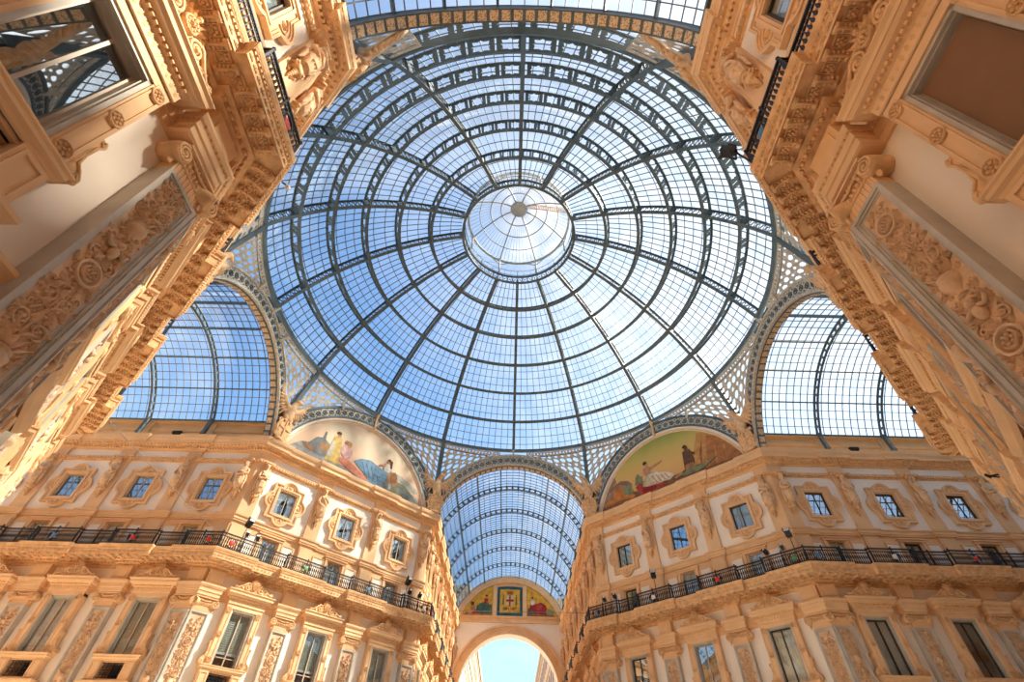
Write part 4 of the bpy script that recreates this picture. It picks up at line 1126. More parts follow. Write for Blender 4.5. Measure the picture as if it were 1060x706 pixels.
# ================================================================== ARCHES UNDER THE DOME
FC['AF'] = Face((0,-1), (0, L0)); FC['AN'] = Face((0,1), (0, -L0-.30)); FC['AL'] = Face((1,0), (-L0, 0)); FC['AR'] = Face((-1,0), (L0, 0))
PH0 = math.acos((22.25-ARC_Z)/7.3)
def arc_pt(r, ph): return (r*math.sin(ph), ARC_Z+r*math.cos(ph))
def make_arch(hl, open_, thin=False):
    w = empty('ornamental_arch')
    n = 72; A = [-PH0+2*PH0*k/n for k in range(n+1)]
    def ro(p, r): return min(r, (hl-.03)/max(1e-6, abs(math.sin(p))))
    def band(mb, r0, r1, o0, o1):
        a = [arc_pt(ro(p, r1), p) for p in A]; b = [arc_pt(min(r0, ro(p, r1)-.01), p) for p in A]
        vs = [(x,-o1,z) for x,z in a]+[(x,-o1,z) for x,z in b]+[(x,-o0,z) for x,z in a]+[(x,-o0,z) for x,z in b]; m = n+1; fs = []
        for i in range(n): fs += [(i,i+1,m+i+1,m+i), (i+1,i,2*m+i,2*m+i+1), (m+i,m+i+1,3*m+i+1,3*m+i), (2*m+i,3*m+i,3*m+i+1,2*m+i+1)]
        mb.add(vs, fs)
    ri = 7.25 if open_ else 7.35
    s = MB(); band(s, ri+.12, 8.30 if not thin else 7.9, .0, .12 if not thin else .04); s.build('face_band', 'lace', w)
    s = MB(); band(s, ri, ri+.14, -.1, .22 if not thin else .06)
    if not thin: band(s, 8.24, 8.42, -.05, .22); s.build('rim', 'lacebase' if open_ else 'steel', w)
    s = MB(); m = 24
    for k in range(-m, m+1):
        p = k*.62/7.85
        if abs(p) > PH0-.03: continue
        if thin or ro(p, 8.30)-ri < .55: continue
        rc = (ri+.12+ro(p, 8.24))/2; c = arc_pt(rc, p); q = .17
        s.tube([(c[0]+q*math.cos(x), -.14, c[1]+q*math.sin(x)) for x in [2*PI*i/12 for i in range(13)]], .045, 5, cap=False)
        s.ball((c[0], -.14, c[1]), .07, 6, 4)
        c = arc_pt(rc, p+.31/7.85)
        for dr in (-.25, .25):
            if ro(p, 8.3)-ri > .9: c2 = arc_pt(rc+dr, p+.31/7.85); s.ball((c2[0], -.13, c2[1]), .05, 5, 4)
    if not thin: s.build('band_rosettes', 'steel', w)
    for a in () if thin else (-.42, 0, .42) if not open_ else (-.30, 0, .30):
        s = MB(); t = (math.cos(a), -math.sin(a))          # corbels tying the arch to the dome ring
        pl = [(7.15,.12),(7.15,.30),(7.35,.40),(7.6,.30),(8.2,.30),(8.62,.50),(8.62,.12)] if not open_ and a == 0 else [(8.1,.12),(8.1,.22),(8.4,.40),(8.7,.60),(8.7,.12)]
        vs = []
        for sx in (-.09, .09):
            for r, o in pl: x, z = arc_pt(r, a); vs.append((x+sx*t[0], -o, z+sx*t[1]))
        k = len(pl); s.add(vs, [tuple(range(k)), tuple(range(2*k-1, k-1, -1))]+[(i, (i+1) % k, k+(i+1) % k, k+i) for i in range(k)])
        s.build('corbel', 'ochre' if len(pl) == 7 else 'lacebase', w)
    if open_:
        s = MB(); band(s, 7.2, 7.30, -.52, .02)
        vs = []; m = n+1                                                # plate closing the gap up to the vault
        a = [arc_pt(8.0, p) for p in A]; b = [arc_pt(7.25, p) for p in A]
        s.add([(x,.50,z) for x,z in a]+[(x,.50,z) for x,z in b], [(i,i+1,m+i+1,m+i) for i in range(n)])
        s.build('soffit_frame', 'steel', w)
        s = MB(); K = 34
        for k in range(K):
            p0, p1 = -PH0+2*PH0*(k+.14)/K, -PH0+2*PH0*(k+.86)/K
            vs = []
            for r in (7.16, 7.21):
                for p, y in ((p0,.06),(p1,.06),(p1,.46),(p0,.46)): x, z = arc_pt(r, p); vs.append((x, y, z))
            s.add(vs, [(0,1,2,3),(7,6,5,4),(0,4,5,1),(1,5,6,2),(2,6,7,3),(3,7,4,0)])
        s.build('soffit_coffers', 'tan', w)
    return w
AP = {True: make_arch(W0, True), False: make_arch(HD, False), 'AN': make_arch(W0, True, True)}
for f, txt in (('AF','crested arm mouth'), ('AL','mouth of the side arm by the pastel mosaic'), ('AR','mouth of the side arm by the harvest mosaic'), ('AN','close arm at the top edge'),
               ('LD','pastel mosaic'), ('RD','harvest mosaic'), ('NLD','steep sunlit facade'), ('NRD','steep shaded facade')):
    c = copy_tree(AP.get(f, AP[f.startswith('A')])); c.name = 'ornamental_arch'; c.location = FC[f].o; c.rotation_euler = (0,0,FC[f].rz)
    tag(c, 'grey lacework iron arch over the '+txt, 'arch', 'arches carrying the dome')
for p in AP.values(): remove_tree(p)

# ---- lunettes of the diagonal facades
def arc_poly(r, z0, n=48, x0=-99, x1=99):
    ph = math.acos((z0-ARC_Z)/r); P = []
    for k in range(n+1):
        x, z = arc_pt(r, ph-2*ph*k/n); P.append((x, z))
    return P
def blob(c, rx, rz, rot=0., n=14, wob=.12, seed=0):
    q = random.Random(seed*7+int(c[0]*31)+int(c[1]*17)); P = []
    for k in range(n):
        a = 2*PI*k/n; r = 1+q.uniform(-wob, wob); x, z = rx*r*math.cos(a), rz*r*math.sin(a)
        P.append((c[0]+x*math.cos(rot)-z*math.sin(rot), c[1]+x*math.sin(rot)+z*math.cos(rot)))
    return P
MOS = {'skin': (.52,.27,.15), 'skin2': (.13,.065,.04), 'hair': (.09,.045,.025), 'blue': (.17,.30,.42), 'blue2': (.10,.20,.30), 'yellow': (.55,.40,.13), 'red': (.42,.06,.045), 'pinkred': (.66,.25,.16),
       'whitecl': (.66,.60,.48), 'cream': (.56,.46,.28), 'slate': (.33,.34,.33), 'slate2': (.20,.22,.22), 'grass': (.22,.25,.13), 'orange': (.60,.22,.06), 'brown': (.25,.12,.055), 'brown2': (.36,.19,.09),
       'wheat': (.55,.28,.10), 'wheat2': (.43,.18,.07), 'temple': (.34,.22,.14), 'temple2': (.25,.16,.11), 'pink': (.60,.38,.34), 'smoke': (.42,.42,.36), 'peach': (.78,.55,.36), 'green': (.06,.12,.09), 'gold': (.62,.36,.05), 'teal': (.02,.10,.13), 'white': (.75,.68,.52), 'darkred': (.30,.03,.03)}
for k, c in MOS.items(): M['mos_'+k] = solid('mosaic_'+k, c, .75, var=.3, scale=2.2, spec=.2)
M['mos_skyL'] = ramp_mat('mosaic_sky_pastel', [(0, (.74,.44,.29)), (.4, (.74,.52,.35)), (.7, (.56,.47,.33)), (1, (.60,.42,.29))], 'Z', .3, 5.0, .6, .5)
M['mos_skyR'] = ramp_mat('mosaic_sky_harvest', [(0, (.66,.36,.14)), (.4, (.68,.42,.15)), (.7, (.52,.42,.12)), (1, (.27,.31,.08))], 'Z', .3, 5.0, .3, .5)
def clip_arc(P, r, z0):
    out = []
    for x, z in P:
        z = max(z, z0); d = math.hypot(x, z-ARC_Z)
        if d > r: x, z = x*r/d, ARC_Z+(z-ARC_Z)*r/d
        out.append((x, max(z, z0)))
    return out
def paint(root, layers, sky, r, z0, sh):
    """tesserae laid in overlapping fields, each field a few mm proud of the one below"""
    names = [sky]; s = MB(); s.prism(arc_poly(r, z0), -.06, .0, 0); o = .004
    for col, P in layers:
        if col not in names: names.append(col)
        P = clip_arc(P, r-.03, z0+.02)
        s.prism(P, -.02, o, names.index(col)); o += .0025
    return s.build('mosaic_field', ['mos_'+n for n in names], root, sh)
def figure(L, x, z, k, dress, skin='skin', hair='hair', face=1, seated=True, top=None, arm=None):
    """a seated or standing person as tesserae fields; (x, z) = waist"""
    if seated:
        L.append((dress, [(x-.35*k,z+.1*k),(x+.25*k,z+.2*k),(x+face*.9*k,z-.05*k),(x+face*1.35*k,z-.75*k),(x+face*1.0*k,z-1.05*k),(x-.1*k,z-.95*k),(x-.55*k,z-.8*k)] if face > 0 else
                  [(x+.35*k,z+.1*k),(x-.25*k,z+.2*k),(x-.9*k,z-.05*k),(x-1.35*k,z-.75*k),(x-1.0*k,z-1.05*k),(x+.1*k,z-.95*k),(x+.55*k,z-.8*k)]))
    else: L.append((dress, [(x-.32*k,z+.6*k),(x+.3*k,z+.62*k),(x+.45*k,z-.2*k),(x+.55*k,z-1.4*k),(x-.5*k,z-1.4*k),(x-.42*k,z-.2*k)]))
    L.append((top or skin, [(x-.27*k,z-.05*k),(x+.27*k,z-.05*k),(x+.30*k,z+.55*k),(x+.12*k,z+.68*k),(x-.12*k,z+.68*k),(x-.30*k,z+.52*k)]))
    for a in arm or []:
        L.append((skin, [(x+a[0]*k,z+a[1]*k),(x+a[2]*k,z+a[3]*k),(x+(a[2]+.02)*k,z+(a[3]+.13)*k),(x+a[0]*k,z+(a[1]+.2)*k)]))
    L.append((skin, blob((x+.02*face*k, z+.86*k), .15*k, .20*k, 0, 12, .03)))
    L.append((hair, blob((x-.05*face*k, z+.97*k), .18*k, .14*k, .2*face, 12, .08)))
def lunette(f, side):
    root = empty('mosaic_lunette', {'L': 'half round mosaic in pastel colours with a reclining blue draped woman', 'R': 'half round mosaic of an ochre harvest with a seated woman and reaper'}.get(side, 'plain half round plastered lunette on the steep %s facade' % ('sunlit' if f == 'NLD' else 'shaded')), 'mosaic', 'lunettes of the octagon')
    root.location = FC[f].pt(0, -.02, 22.3); root.rotation_euler = (0,0,FC[f].rz); sh = (0,0,-22.3)
    L = []
    if side == 'L':
        L.append(('slate', [(-6.6,22.3),(-5.6,23.35),(-4.6,23.75),(-3.2,23.1),(-1.5,22.9),(.6,22.75),(2.6,22.9),(4.2,23.3),(5.6,23.2),(6.7,22.3)]))
        L.append(('smoke', blob((4.6,23.9), 1.3, .35, -.3))); L.append(('grass', [(2.9,23.0),(3.6,23.75),(4.4,23.7),(5.4,23.1),(6.2,22.4),(3.2,22.4)])); L.append(('slate2', blob((4.6,22.9), 1.2,.35,-.3)))
        L.append(('slate2', [(-5.0,23.5),(-4.5,24.3),(-3.9,24.5),(-3.3,24.2),(-2.9,23.4),(-3.4,22.9),(-4.4,22.9)])); L.append(('brown2', blob((-3.6,23.75), .5,.35,.3)))
        L.append(('slate2', [(-4.05,24.4),(-3.95,25.1),(-3.8,25.1),(-3.75,24.4)])); L.append(('brown2', blob((-4.9,23.2), .6,.2,-.3)))
        figure(L, -2.75, 24.40, 1.15, 'yellow', face=1, seated=False, top='yellow'); L.append(('smoke', [(-3.2,24.6),(-2.95,24.6),(-2.85,23.2),(-3.25,23.2)]))
        L.append(('pink', blob((-1.75,24.25), .55,.65,.2))); L.append(('skin', blob((-1.62,24.85), .2,.24))); L.append(('brown2', blob((-1.78,25.02), .34,.2)))
        L.append(('pinkred', [(-2.2,23.5),(-1.4,23.6),(.2,22.95),(1.2,22.6),(.8,22.45),(-.8,22.7),(-2.2,23.2)]))
        L.append(('blue', [(-.9,23.75),(-.3,24.25),(.6,24.5),(1.5,24.25),(2.2,23.9),(2.6,23.5),(2.1,23.0),(1.6,22.5),(.9,22.5),(.5,23.0),(-.3,23.4)]))
        for k in range(5): L.append(('blue2', [(-.2+.45*k,24.0),(-.1+.45*k,24.05),(.5+.42*k,23.0),(.4+.42*k,22.95)]))
        figure(L, 2.35, 24.15, 1.15, 'blue', face=-1, seated=False, top='whitecl', arm=[(-.2,.4,-.75,.2)]); L.append(('blue', [(1.2,24.2),(2.7,24.1),(2.6,23.4),(1.2,23.4)]))
        L.append(('hair', [(2.40,25.35),(2.72,25.30),(2.76,24.6),(2.58,24.6)]))
        L.append(('brown2', blob((3.0,23.7), .58,.72,-.1))); L.append(('brown', blob((3.15,23.85), .38,.5,-.1))); L.append(('slate2', blob((2.7,22.9), .5,.35))); L.append(('smoke', blob((2.9,23.0), .15,.3)))
        L.append(('slate', [(-6.6,22.3),(-5.5,22.9),(-2,22.62),(3,22.5),(6.6,22.5),(6.7,22.3)]))
    elif side == 'R':
        L.append(('brown', [(-6.7,22.3),(-6.4,23.2),(-4.5,23.6),(-2,22.9),(1.5,23.2),(3.5,23.9),(5.5,24.2),(6.7,22.3)]))
        L.append(('wheat', [(2.2,23.4),(3.0,24.6),(3.6,26.0),(4.4,26.2),(5.4,25.2),(6.2,24.0),(6.7,22.6),(2.5,22.7)])); L.append(('wheat2', [(3.6,23.2),(4.3,25.4),(5.2,25.2),(6.5,23.0),(6.6,22.5),(3.6,22.5)]))
        for k in range(7): L.append((('brown2','wheat')[k % 2], [(3.1+.45*k,22.8),(3.3+.42*k,22.8),(3.8+.34*k,24.9-.16*k),(3.7+.34*k,24.9-.16*k)]))
        L.append(('temple', [(-6.8,23.0),(-6.2,25.0),(-5.3,25.4),(-4.9,25.3),(-4.7,24.4),(-3.9,24.5),(-3.2,24.0),(-3.4,23.0),(-6,22.5)])); L.append(('temple2', [(-5.9,24.15),(-4.3,24.65),(-3.5,24.35),(-3.2,23.95),(-3.6,23.9),(-4.4,24.35),(-5.9,23.9)]))
        L.append(('grass', blob((-3.7,23.4), .5,.6))); L.append(('orange', [(-5.4,22.8),(-5.2,23.6),(-4.9,24.2),(-4.4,24.25),(-4.1,23.8),(-4.2,23.2),(-3.2,23.0),(-3.0,22.75),(-4.2,22.6)])); L.append(('wheat2', blob((-4.62,23.95), .35,.35)))
        L.append(('orange', blob((-5.7,22.9), .5,.3))); L.append(('brown', blob((-4.9,22.6), 1.5,.25)))
        L.append(('red', [(-2.9,23.5),(-2.2,23.8),(-1.4,23.3),(-.4,23.0),(0.1,22.8),(-.8,22.5),(-2.2,22.5),(-2.7,23.0)])); L.append(('darkred', blob((-1.6,22.9), .7,.25,-.1)))
        figure(L, -1.55, 24.2, 1.15, 'cream', face=1, seated=True, arm=[(.2,.25,1.35,.55),(-.3,.2,-.55,-.3)]); L.append(('whitecl', [(-1.5,24.15),(-.6,24.05),(.3,23.7),(.9,23.2),(.4,22.95),(-.6,23.1),(-1.3,23.4)]))
        for k in range(4): L.append(('wheat', [(-1.2+.4*k,23.95-.1*k),(-1.1+.4*k,23.95-.1*k),(-.7+.38*k,23.1),(-.82+.38*k,23.1)]))
        L.append(('grass', [(-2.9,23.7),(-2.7,24.4),(-2.45,24.6),(-2.2,24.2),(-2.1,23.6)])); L.append(('skin', blob((1.2,22.95), .4,.12,.2)))
        figure(L, 2.35, 24.2, 1.05, 'skin2', skin='skin2', face=1, seated=False, arm=[(.2,.3,.8,-.1),(-.3,.3,-.35,-.5)]); L.append(('brown2', [(2.0,23.6),(2.7,23.6),(2.9,23.0),(1.9,23.0)])); L.append(('whitecl', blob((3.1,24.0), .16,.16)))
        L.append(('wheat', [(2.75,23.2),(3.1,24.5),(3.6,25.2),(3.8,25.0),(3.4,24.0),(3.3,23.2)])); L.append(('grass', [(1.3,22.9),(2.5,23.2),(3.6,23.1),(4.6,23.3),(3.5,22.8),(2.0,22.6)]))
        L.append(('brown', [(-6.7,22.3),(-6.0,22.8),(-2,22.5),(2,22.75),(6,22.6),(6.7,22.3)]))
    if side in 'LR': paint(root, L, 'skyL' if side == 'L' else 'skyR', 7.0, 22.32, sh)
    else:
        s = MB(); s.prism(arc_poly(7.0, 22.32), -.06, 0); s.build('mosaic_field', 'mos_peach', root, sh)
    s = MB(); a = arc_poly(7.36, 22.3); b = arc_poly(7.0, 22.32); m = len(a)
    for (p, q, o0, o1) in ((a, arc_poly(7.16, 22.31), -.1, .16), (arc_poly(7.16, 22.31), b, -.1, .06)):
        s.add([(x,-o1,z) for x,z in p]+[(x,-o1,z) for x,z in q]+[(x,-o0,z) for x,z in p]+[(x,-o0,z) for x,z in q],
              [(i,i+1,m+i+1,m+i) for i in range(m-1)]+[(m+i,m+i+1,3*m+i+1,3*m+i) for i in range(m-1)]+[(i+1,i,2*m+i,2*m+i+1) for i in range(m-1)])
    s.build('stone_border', 'plaster', root, sh)
    s = MB(); s.tube([(x, -.08, z) for x, z in arc_poly(7.08, 22.31)], .035, 5); s.build('orange_bead', 'carved', root, sh)
lunette('LD', 'L'); lunette('RD', 'R'); lunette('NLD', 'n'); lunette('NRD', 'm')

# ---- pierced iron spandrels between the arches and the dome ring
def cell(mb, Q, hole, m=0):
    """a pierced plate: Q maps (u, v) in 0..1 to space; hole = closed list of (u, v), boundary points matched by angle"""
    n = len(hole); vs = []
    for u, v in hole:
        du, dv = u-.5, v-.5; k = .5/max(abs(du), abs(dv)); vs.append(Q(.5+du*k, .5+dv*k))
    for u, v in hole: vs.append(Q(u, v))
    mb.add(vs, [(i, (i+1) % n, n+(i+1) % n, n+i) for i in range(n)], m=m)
def circ(r, n=8, ph=0.): 
    a = [(PI/4)*k+ph for k in range(8)]
    return [(.5+r*math.cos(x), .5+r*math.sin(x)) for x in a]
for idx, (fd, fo, p, n, sx) in enumerate(CORNERS):
    root = empty('spandrel_screen', 'pierced grey iron spandrel screen '+CTXT[(fd, fo)].replace('behind', 'above'), 'spandrel', 'spandrels under the dome ring')
    fa = {('LD','FL'):'AF',('RD','FR'):'AF',('LD','LA'):'AL',('RD','RA'):'AR',('NLD','NL'):'AN',('NRD','NR'):'AN',('NLD','LA2'):'AL',('NRD','RA2'):'AR'}[(fd, fo)]
    root.location = (p.x, p.y, 24.3)
    topc = None
    for f, hl in ((fd, HD), (fa, W0)):
        # which end of this face is this corner
        e = 1 if (FC[f].pt(hl)-p).length < (FC[f].pt(-hl)-p).length else -1
        c0 = FC[f].pt(0); a0 = math.atan2(c0.y, c0.x); ce = FC[f].pt(e*hl); 
        da = math.atan2(ce.y, ce.x)-a0; da = (da+PI) % (2*PI)-PI; da = math.copysign(PI/8, da)
        def S(u, v):
            s_ = e*u*(hl-.0); b = FC[f].pt(s_, .08, ARC_Z+math.sqrt(max(0, 8.40**2-s_*s_)))
            t = a0+da*u; tp = Vector(((RING_R+.05)*math.cos(t), (RING_R+.05)*math.sin(t), RING_Z-.22))
            return b.lerp(tp, v)
        mb = MB(); nu = 11
        for i in range(2 if f != 'AN' else 8, nu):
            u0, u1 = i/nu, (i+1)/nu; h = (S(u1,1)-S(u1,0)).length; nv = max(1, round(h/.60))
            # a narrow lace row along the ring, then the big openings
            vt = 1-min(.5, .42/h)
            for j in range(nv):
                v0, v1 = vt*j/nv, vt*(j+1)/nv
                Q = lambda a, b, u0=u0, u1=u1, v0=v0, v1=v1: S(u0+(u1-u0)*a, v0+(v1-v0)*b)
                cell(mb, Q, circ(.42 if (i+j) % 2 else .24))
            for a_ in (0, 1):
                Q = lambda a, b, u0=u0+(u1-u0)*a_/2, u1=u0+(u1-u0)*(a_+1)/2: S(u0+(u1-u0)*a, vt+(1-vt)*b)
                cell(mb, Q, circ(.24))
        ob = mb.build('lattice', 'lacebase', root, (-p.x, -p.y, -24.3)); md = ob.modifiers.new('t', 'SOLIDIFY'); md.thickness = .05; md.offset = 0
        mb = MB(); pts = [S(i/20, 1-.42/max(.45, (S(i/20,1)-S(i/20,0)).length)) for i in range(4 if f != 'AN' else 15, 21)]
        mb.tube(pts, .045, 5); mb.build('lace_border', 'steel', root, (-p.x, -p.y, -24.3))
        topc = S(1, 1); botc = S(1, .02)
    mb = MB(); c = Vector((p.x, p.y, 0)).normalized()
    a = topc+Vector((0,0,.2))-c*.12; b = Vector((p.x, p.y, 24.0))-c*.35
    nrm = (b-a).cross(Vector((-c.y, c.x, 0))).normalized()
    mb.bar(a, b, .30, .12, up=nrm)
    for q in (-.15, .15): 
        d = Vector((-c.y, c.x, 0))*q; mb.bar(a+d+c*.2, b+d+c*.2, .05, .5, up=nrm)
    mb.build('post', 'steel', root, (-p.x, -p.y, -24.3))

# ================================================================== DOME
GO = .82                                              # glass lies outside the ribs' inner flange by this much
def sph(t, off=0.):
    a = A0+(A1-A0)*t; R = SPH_R+off; return R*math.cos(a), SPH_Z+R*math.sin(a)
dome = empty('glass_dome', 'great round glass and iron dome with sixteen ribs', 'dome'); dome.location = (0, 0, RING_Z); DS = (0, 0, -RING_Z)
rb = MB(); NS = 48
for off, w_, h_ in ((0, .27, .07), (.78, .20, .06)):
    pts = [(sph(i/NS, off)[0], 0, sph(i/NS, off)[1]) for i in range(NS+1)]
    ups = [(pt[0], 0, pt[2]-SPH_Z) for pt in pts]; rb.ribbon(pts, ups, w_, h_)
def rp(t, o): r, z = sph(t, o); return Vector((r, 0, z))
for k in range(7):
    t = k/6; hw = .016
    for y in (-.06, .06):
        rb.add([rp(max(0,t-hw),0)+Vector((0,y,0)), rp(min(1,t+hw),0)+Vector((0,y,0)), rp(min(1,t+hw),.78)+Vector((0,y,0)), rp(max(0,t-hw),.78)+Vector((0,y,0))], [(0,1,2,3)])
rib0 = rb.build('rib', 'steel', dome, DS)
wb = MB()
for k in range(6):
    n = 6
    for i in range(n):
        t = (k+.12+.76*(i+.5)/n)/6; dt = .76/6/n*.5; c = rp(t, .40); e1 = (rp(t+.01, .4)-rp(t-.01, .4)).normalized(); e2 = Vector((c.x, 0, c.z-SPH_Z)).normalized()
        hw = (rp(t+dt, .4)-rp(t-dt, .4)).length*.5
        wb.tube([c+e1*(hw*.92*math.cos(x))+e2*(.30*math.sin(x)) for x in [2*PI*q/10 for q in range(11)]], .032, 4, cap=False)
        wb.tube([c+e1*(hw*.9)+e2*.36, c+e1*hw*.2+e2*.1, c-e1*hw*.2-e2*.1, c-e1*hw*.9-e2*.36], .03, 4)
pts = [rp(i/NS, .73) for i in range(NS+1)]; wb.ribbon(pts, [(q.x, 0, q.z-SPH_Z) for q in pts], .06, .06)
web0 = wb.build('rib_lattice', 'steel', rib0)
web0.data.transform(Matrix.Translation(DS))
for k in range(1, 16):
    r = rib0.copy(); COL.objects.link(r); r.parent = dome; r.rotation_euler = (0, 0, k*PI/8)
    q = web0.copy(); COL.objects.link(q); q.parent = r
STAR = []
for a, b in (((.86,.5),0),):
    pass
STAR = [(.82,.5),(.78,.60),(.82,.80),(.60,.78),(.5,.88),(.40,.78),(.18,.80),(.22,.60),(.14,.5),(.22,.40),(.18,.20),(.40,.22),(.5,.12),(.60,.22),(.82,.20),(.78,.40)]
for k in range(0, 6):
    mb = MB(); t = k/6
    def C(a, o, t=t): r, z = sph(t, o); return Vector((r*math.cos(a), r*math.sin(a), z))
    d = GO if k else .62
    for sct in range(16):
        for i in range(4):
            a0 = (sct+(i+.06)/4.1)*PI/8+.012; a1 = (sct+(i+1.0)/4.1)*PI/8+.012
            Q = lambda u, v, a0=a0, a1=a1: C(a0+(a1-a0)*u, d*v)
            cell(mb, Q, STAR)
    web = mb.build('ring_purlin', 'steel', dome, DS); md = web.modifiers.new('t', 'SOLIDIFY'); md.thickness = .05; md.offset = 0
    mb = MB(); n = 128; 
    for o, w_ in ((0, .26), (d, .2)):
        pts = [C(2*PI*i/n, o) for i in range(n)]; mb.ribbon(pts, [(p.x, p.y, p.z-SPH_Z) for p in pts], w_, .07 if k or o else .30, closed=True)
    mb.build('flange', 'steel', web, None).data.transform(Matrix.Translation(DS))
    if k == 0: web.name = 'base_ring'
mb = MB(); NSg, NAg = 24, 128
vs = []
for i in range(NSg+1):
    r, z = sph(i/NSg, GO)
    for j in range(NAg): a = 2*PI*j/NAg; vs.append((r*math.cos(a), r*math.sin(a), z))
mb.add(vs, [(i*NAg+j, i*NAg+(j+1) % NAg, (i+1)*NAg+(j+1) % NAg, (i+1)*NAg+j) for i in range(NSg) for j in range(NAg)], True)
mb.build('glazing', 'glass', dome, DS)
mb = MB()
for tier, (n, rows) in enumerate(((11,4),(11,4),(9,4),(9,3),(7,3),(6,3))):
    t0, t1 = tier/6, (tier+1)/6
    for sct in range(16):
        for i in range(1, n):
            a = (sct+i/n)*PI/8; pts = []
            for q in range(4):
                r, z = sph(t0+(t1-t0)*q/3, GO-.03); pts.append((r*math.cos(a), r*math.sin(a), z))
            mb.ribbon(pts, [(p[0], p[1], p[2]-SPH_Z) for p in pts], .048, .06)
    for q in range(1, rows):
        r, z = sph(t0+(t1-t0)*q/rows, GO-.03); pts = [(r*math.cos(2*PI*i/96), r*math.sin(2*PI*i/96), z) for i in range(96)]
        mb.ribbon(pts, [(p[0], p[1], p[2]-SPH_Z) for p in pts], .05, .04, closed=True)
mb.build('glazing_bars', 'bar', dome, DS)
# eye of the dome: lattice drum
mb = MB(); ZO = 39.58
for z, w_, r_ in ((ZO, .22, 5.0), (ZO+.98, .18, 5.0)):
    pts = [(r_*math.cos(2*PI*i/96), r_*math.sin(2*PI*i/96), z) for i in range(96)]; mb.ribbon(pts, [(0,0,1)]*96, w_, .10, closed=True)
for i in range(64):
    a = 2*PI*(i+.5)/64; c = Vector((5*math.cos(a), 5*math.sin(a), ZO+.49)); e1 = Vector((-math.sin(a), math.cos(a), 0))
    mb.tube([c+e1*(.22*math.cos(x))+Vector((0,0,.40*math.sin(x))) for x in [2*PI*q/10 for q in range(11)]], .03, 4, cap=False)
    mb.bar(c+e1*.24+Vector((0,0,-.45)), c+e1*.24+Vector((0,0,.45)), .03); mb.ball(c, .07, 6, 4)
mb.build('eye_ring', 'steel', dome, DS)

# ---- lantern on top
M['lant'] = solid('hazed_lantern_metal', (.42, .44, .44), .5, var=.15)  # steel made paler: the haze around the lantern is put into this colour
lan = empty('dome_lantern', 'small glazed lantern with a flat domed roof over the eye of the dome', 'lantern'); lan.location = (0,0,40.56); LS = (0,0,-40.56)
mb = MB(); RL = 4.75; ZL = 42.55; ZH = 45.0
for i in range(8):
    a = PI/8+i*PI/4; p = Vector((RL*math.cos(a), RL*math.sin(a), 0)); mb.tube([p+Vector((0,0,40.56)), p+Vector((0,0,ZL))], .09, 8)
    for sg in (-1, 1):
        pts = []
        for q in range(6):
            x = q/5; b = a+sg*x*PI/8*.9; pts.append((RL*math.cos(b), RL*math.sin(b), ZL-.75*(1-x)**2))
        mb.tube(pts, .05, 5)
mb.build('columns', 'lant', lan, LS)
mb = MB()
def LP(a, t): r = RL+(0.75-RL)*t; z = ZL+(ZH-ZL)*math.sin(t*PI/2); return Vector((r*math.cos(a), r*math.sin(a), z))
for i in range(8): mb.tube([LP(PI/8+i*PI/4, q/8) for q in range(9)], .075, 5)
for t, r_ in ((0, .13), (.25, .04), (.5, .06), (.75, .06)): mb.tube([LP(2*PI*q/64, t) for q in range(65)], r_, 5, cap=False)
for i in range(72):
    if i % 9: mb.tube([LP(PI/8+2*PI*i/72, q/5) for q in range(6)], .018, 4)
mb.lathe((0,0,ZH-.1), [(.82,0),(.82,.12),(.5,.2),(.05,.24)], 24)
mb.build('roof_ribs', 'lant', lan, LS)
mb = MB(); n = 64
vs = [LP(2*PI*j/n, i/8) for i in range(9) for j in range(n)]
mb.add(vs, [(i*n+j, i*n+(j+1) % n, (i+1)*n+(j+1) % n, (i+1)*n+j) for i in range(8) for j in range(n)], True)
vs = [(RL*math.cos(2*PI*j/n), RL*math.sin(2*PI*j/n), z) for z in (40.6, ZL) for j in range(n)]
mb.add(vs, [(j, (j+1) % n, n+(j+1) % n, n+j) for j in range(n)], True)
mb.build('lantern_glass', 'lglass', lan, LS)
mb = MB()
for z in (40.75, 41.45): mb.tube([(4.95*math.cos(2*PI*q/64), 4.95*math.sin(2*PI*q/64), z) for q in range(65)], .035, 4, cap=False)
for i in range(48): a = 2*PI*i/48; mb.bar((4.95*math.cos(a), 4.95*math.sin(a), 40.56), (4.95*math.cos(a), 4.95*math.sin(a), 41.47), .03 if i % 6 else .08)
mb.build('guard_rail', 'steel', lan, LS)
mb = MB(); a = -.22
for sg in (-.2, .2): mb.bar(LP(a, .02)+Vector((0,sg,.25)), LP(a, .95)+Vector((0,sg,.25)), .05)
for q in range(22): p = LP(a, 0)*(1-q/22)+LP(a, .95)*(q/22); 
for q in range(24):
    p = LP(a, .02).lerp(LP(a, .95), q/23)+Vector((0,0,.25)); mb.bar(p+Vector((0,-.2,0)), p+Vector((0,.2,0)), .08)
mb.build('roof_ladder', 'ochre', lan, LS)

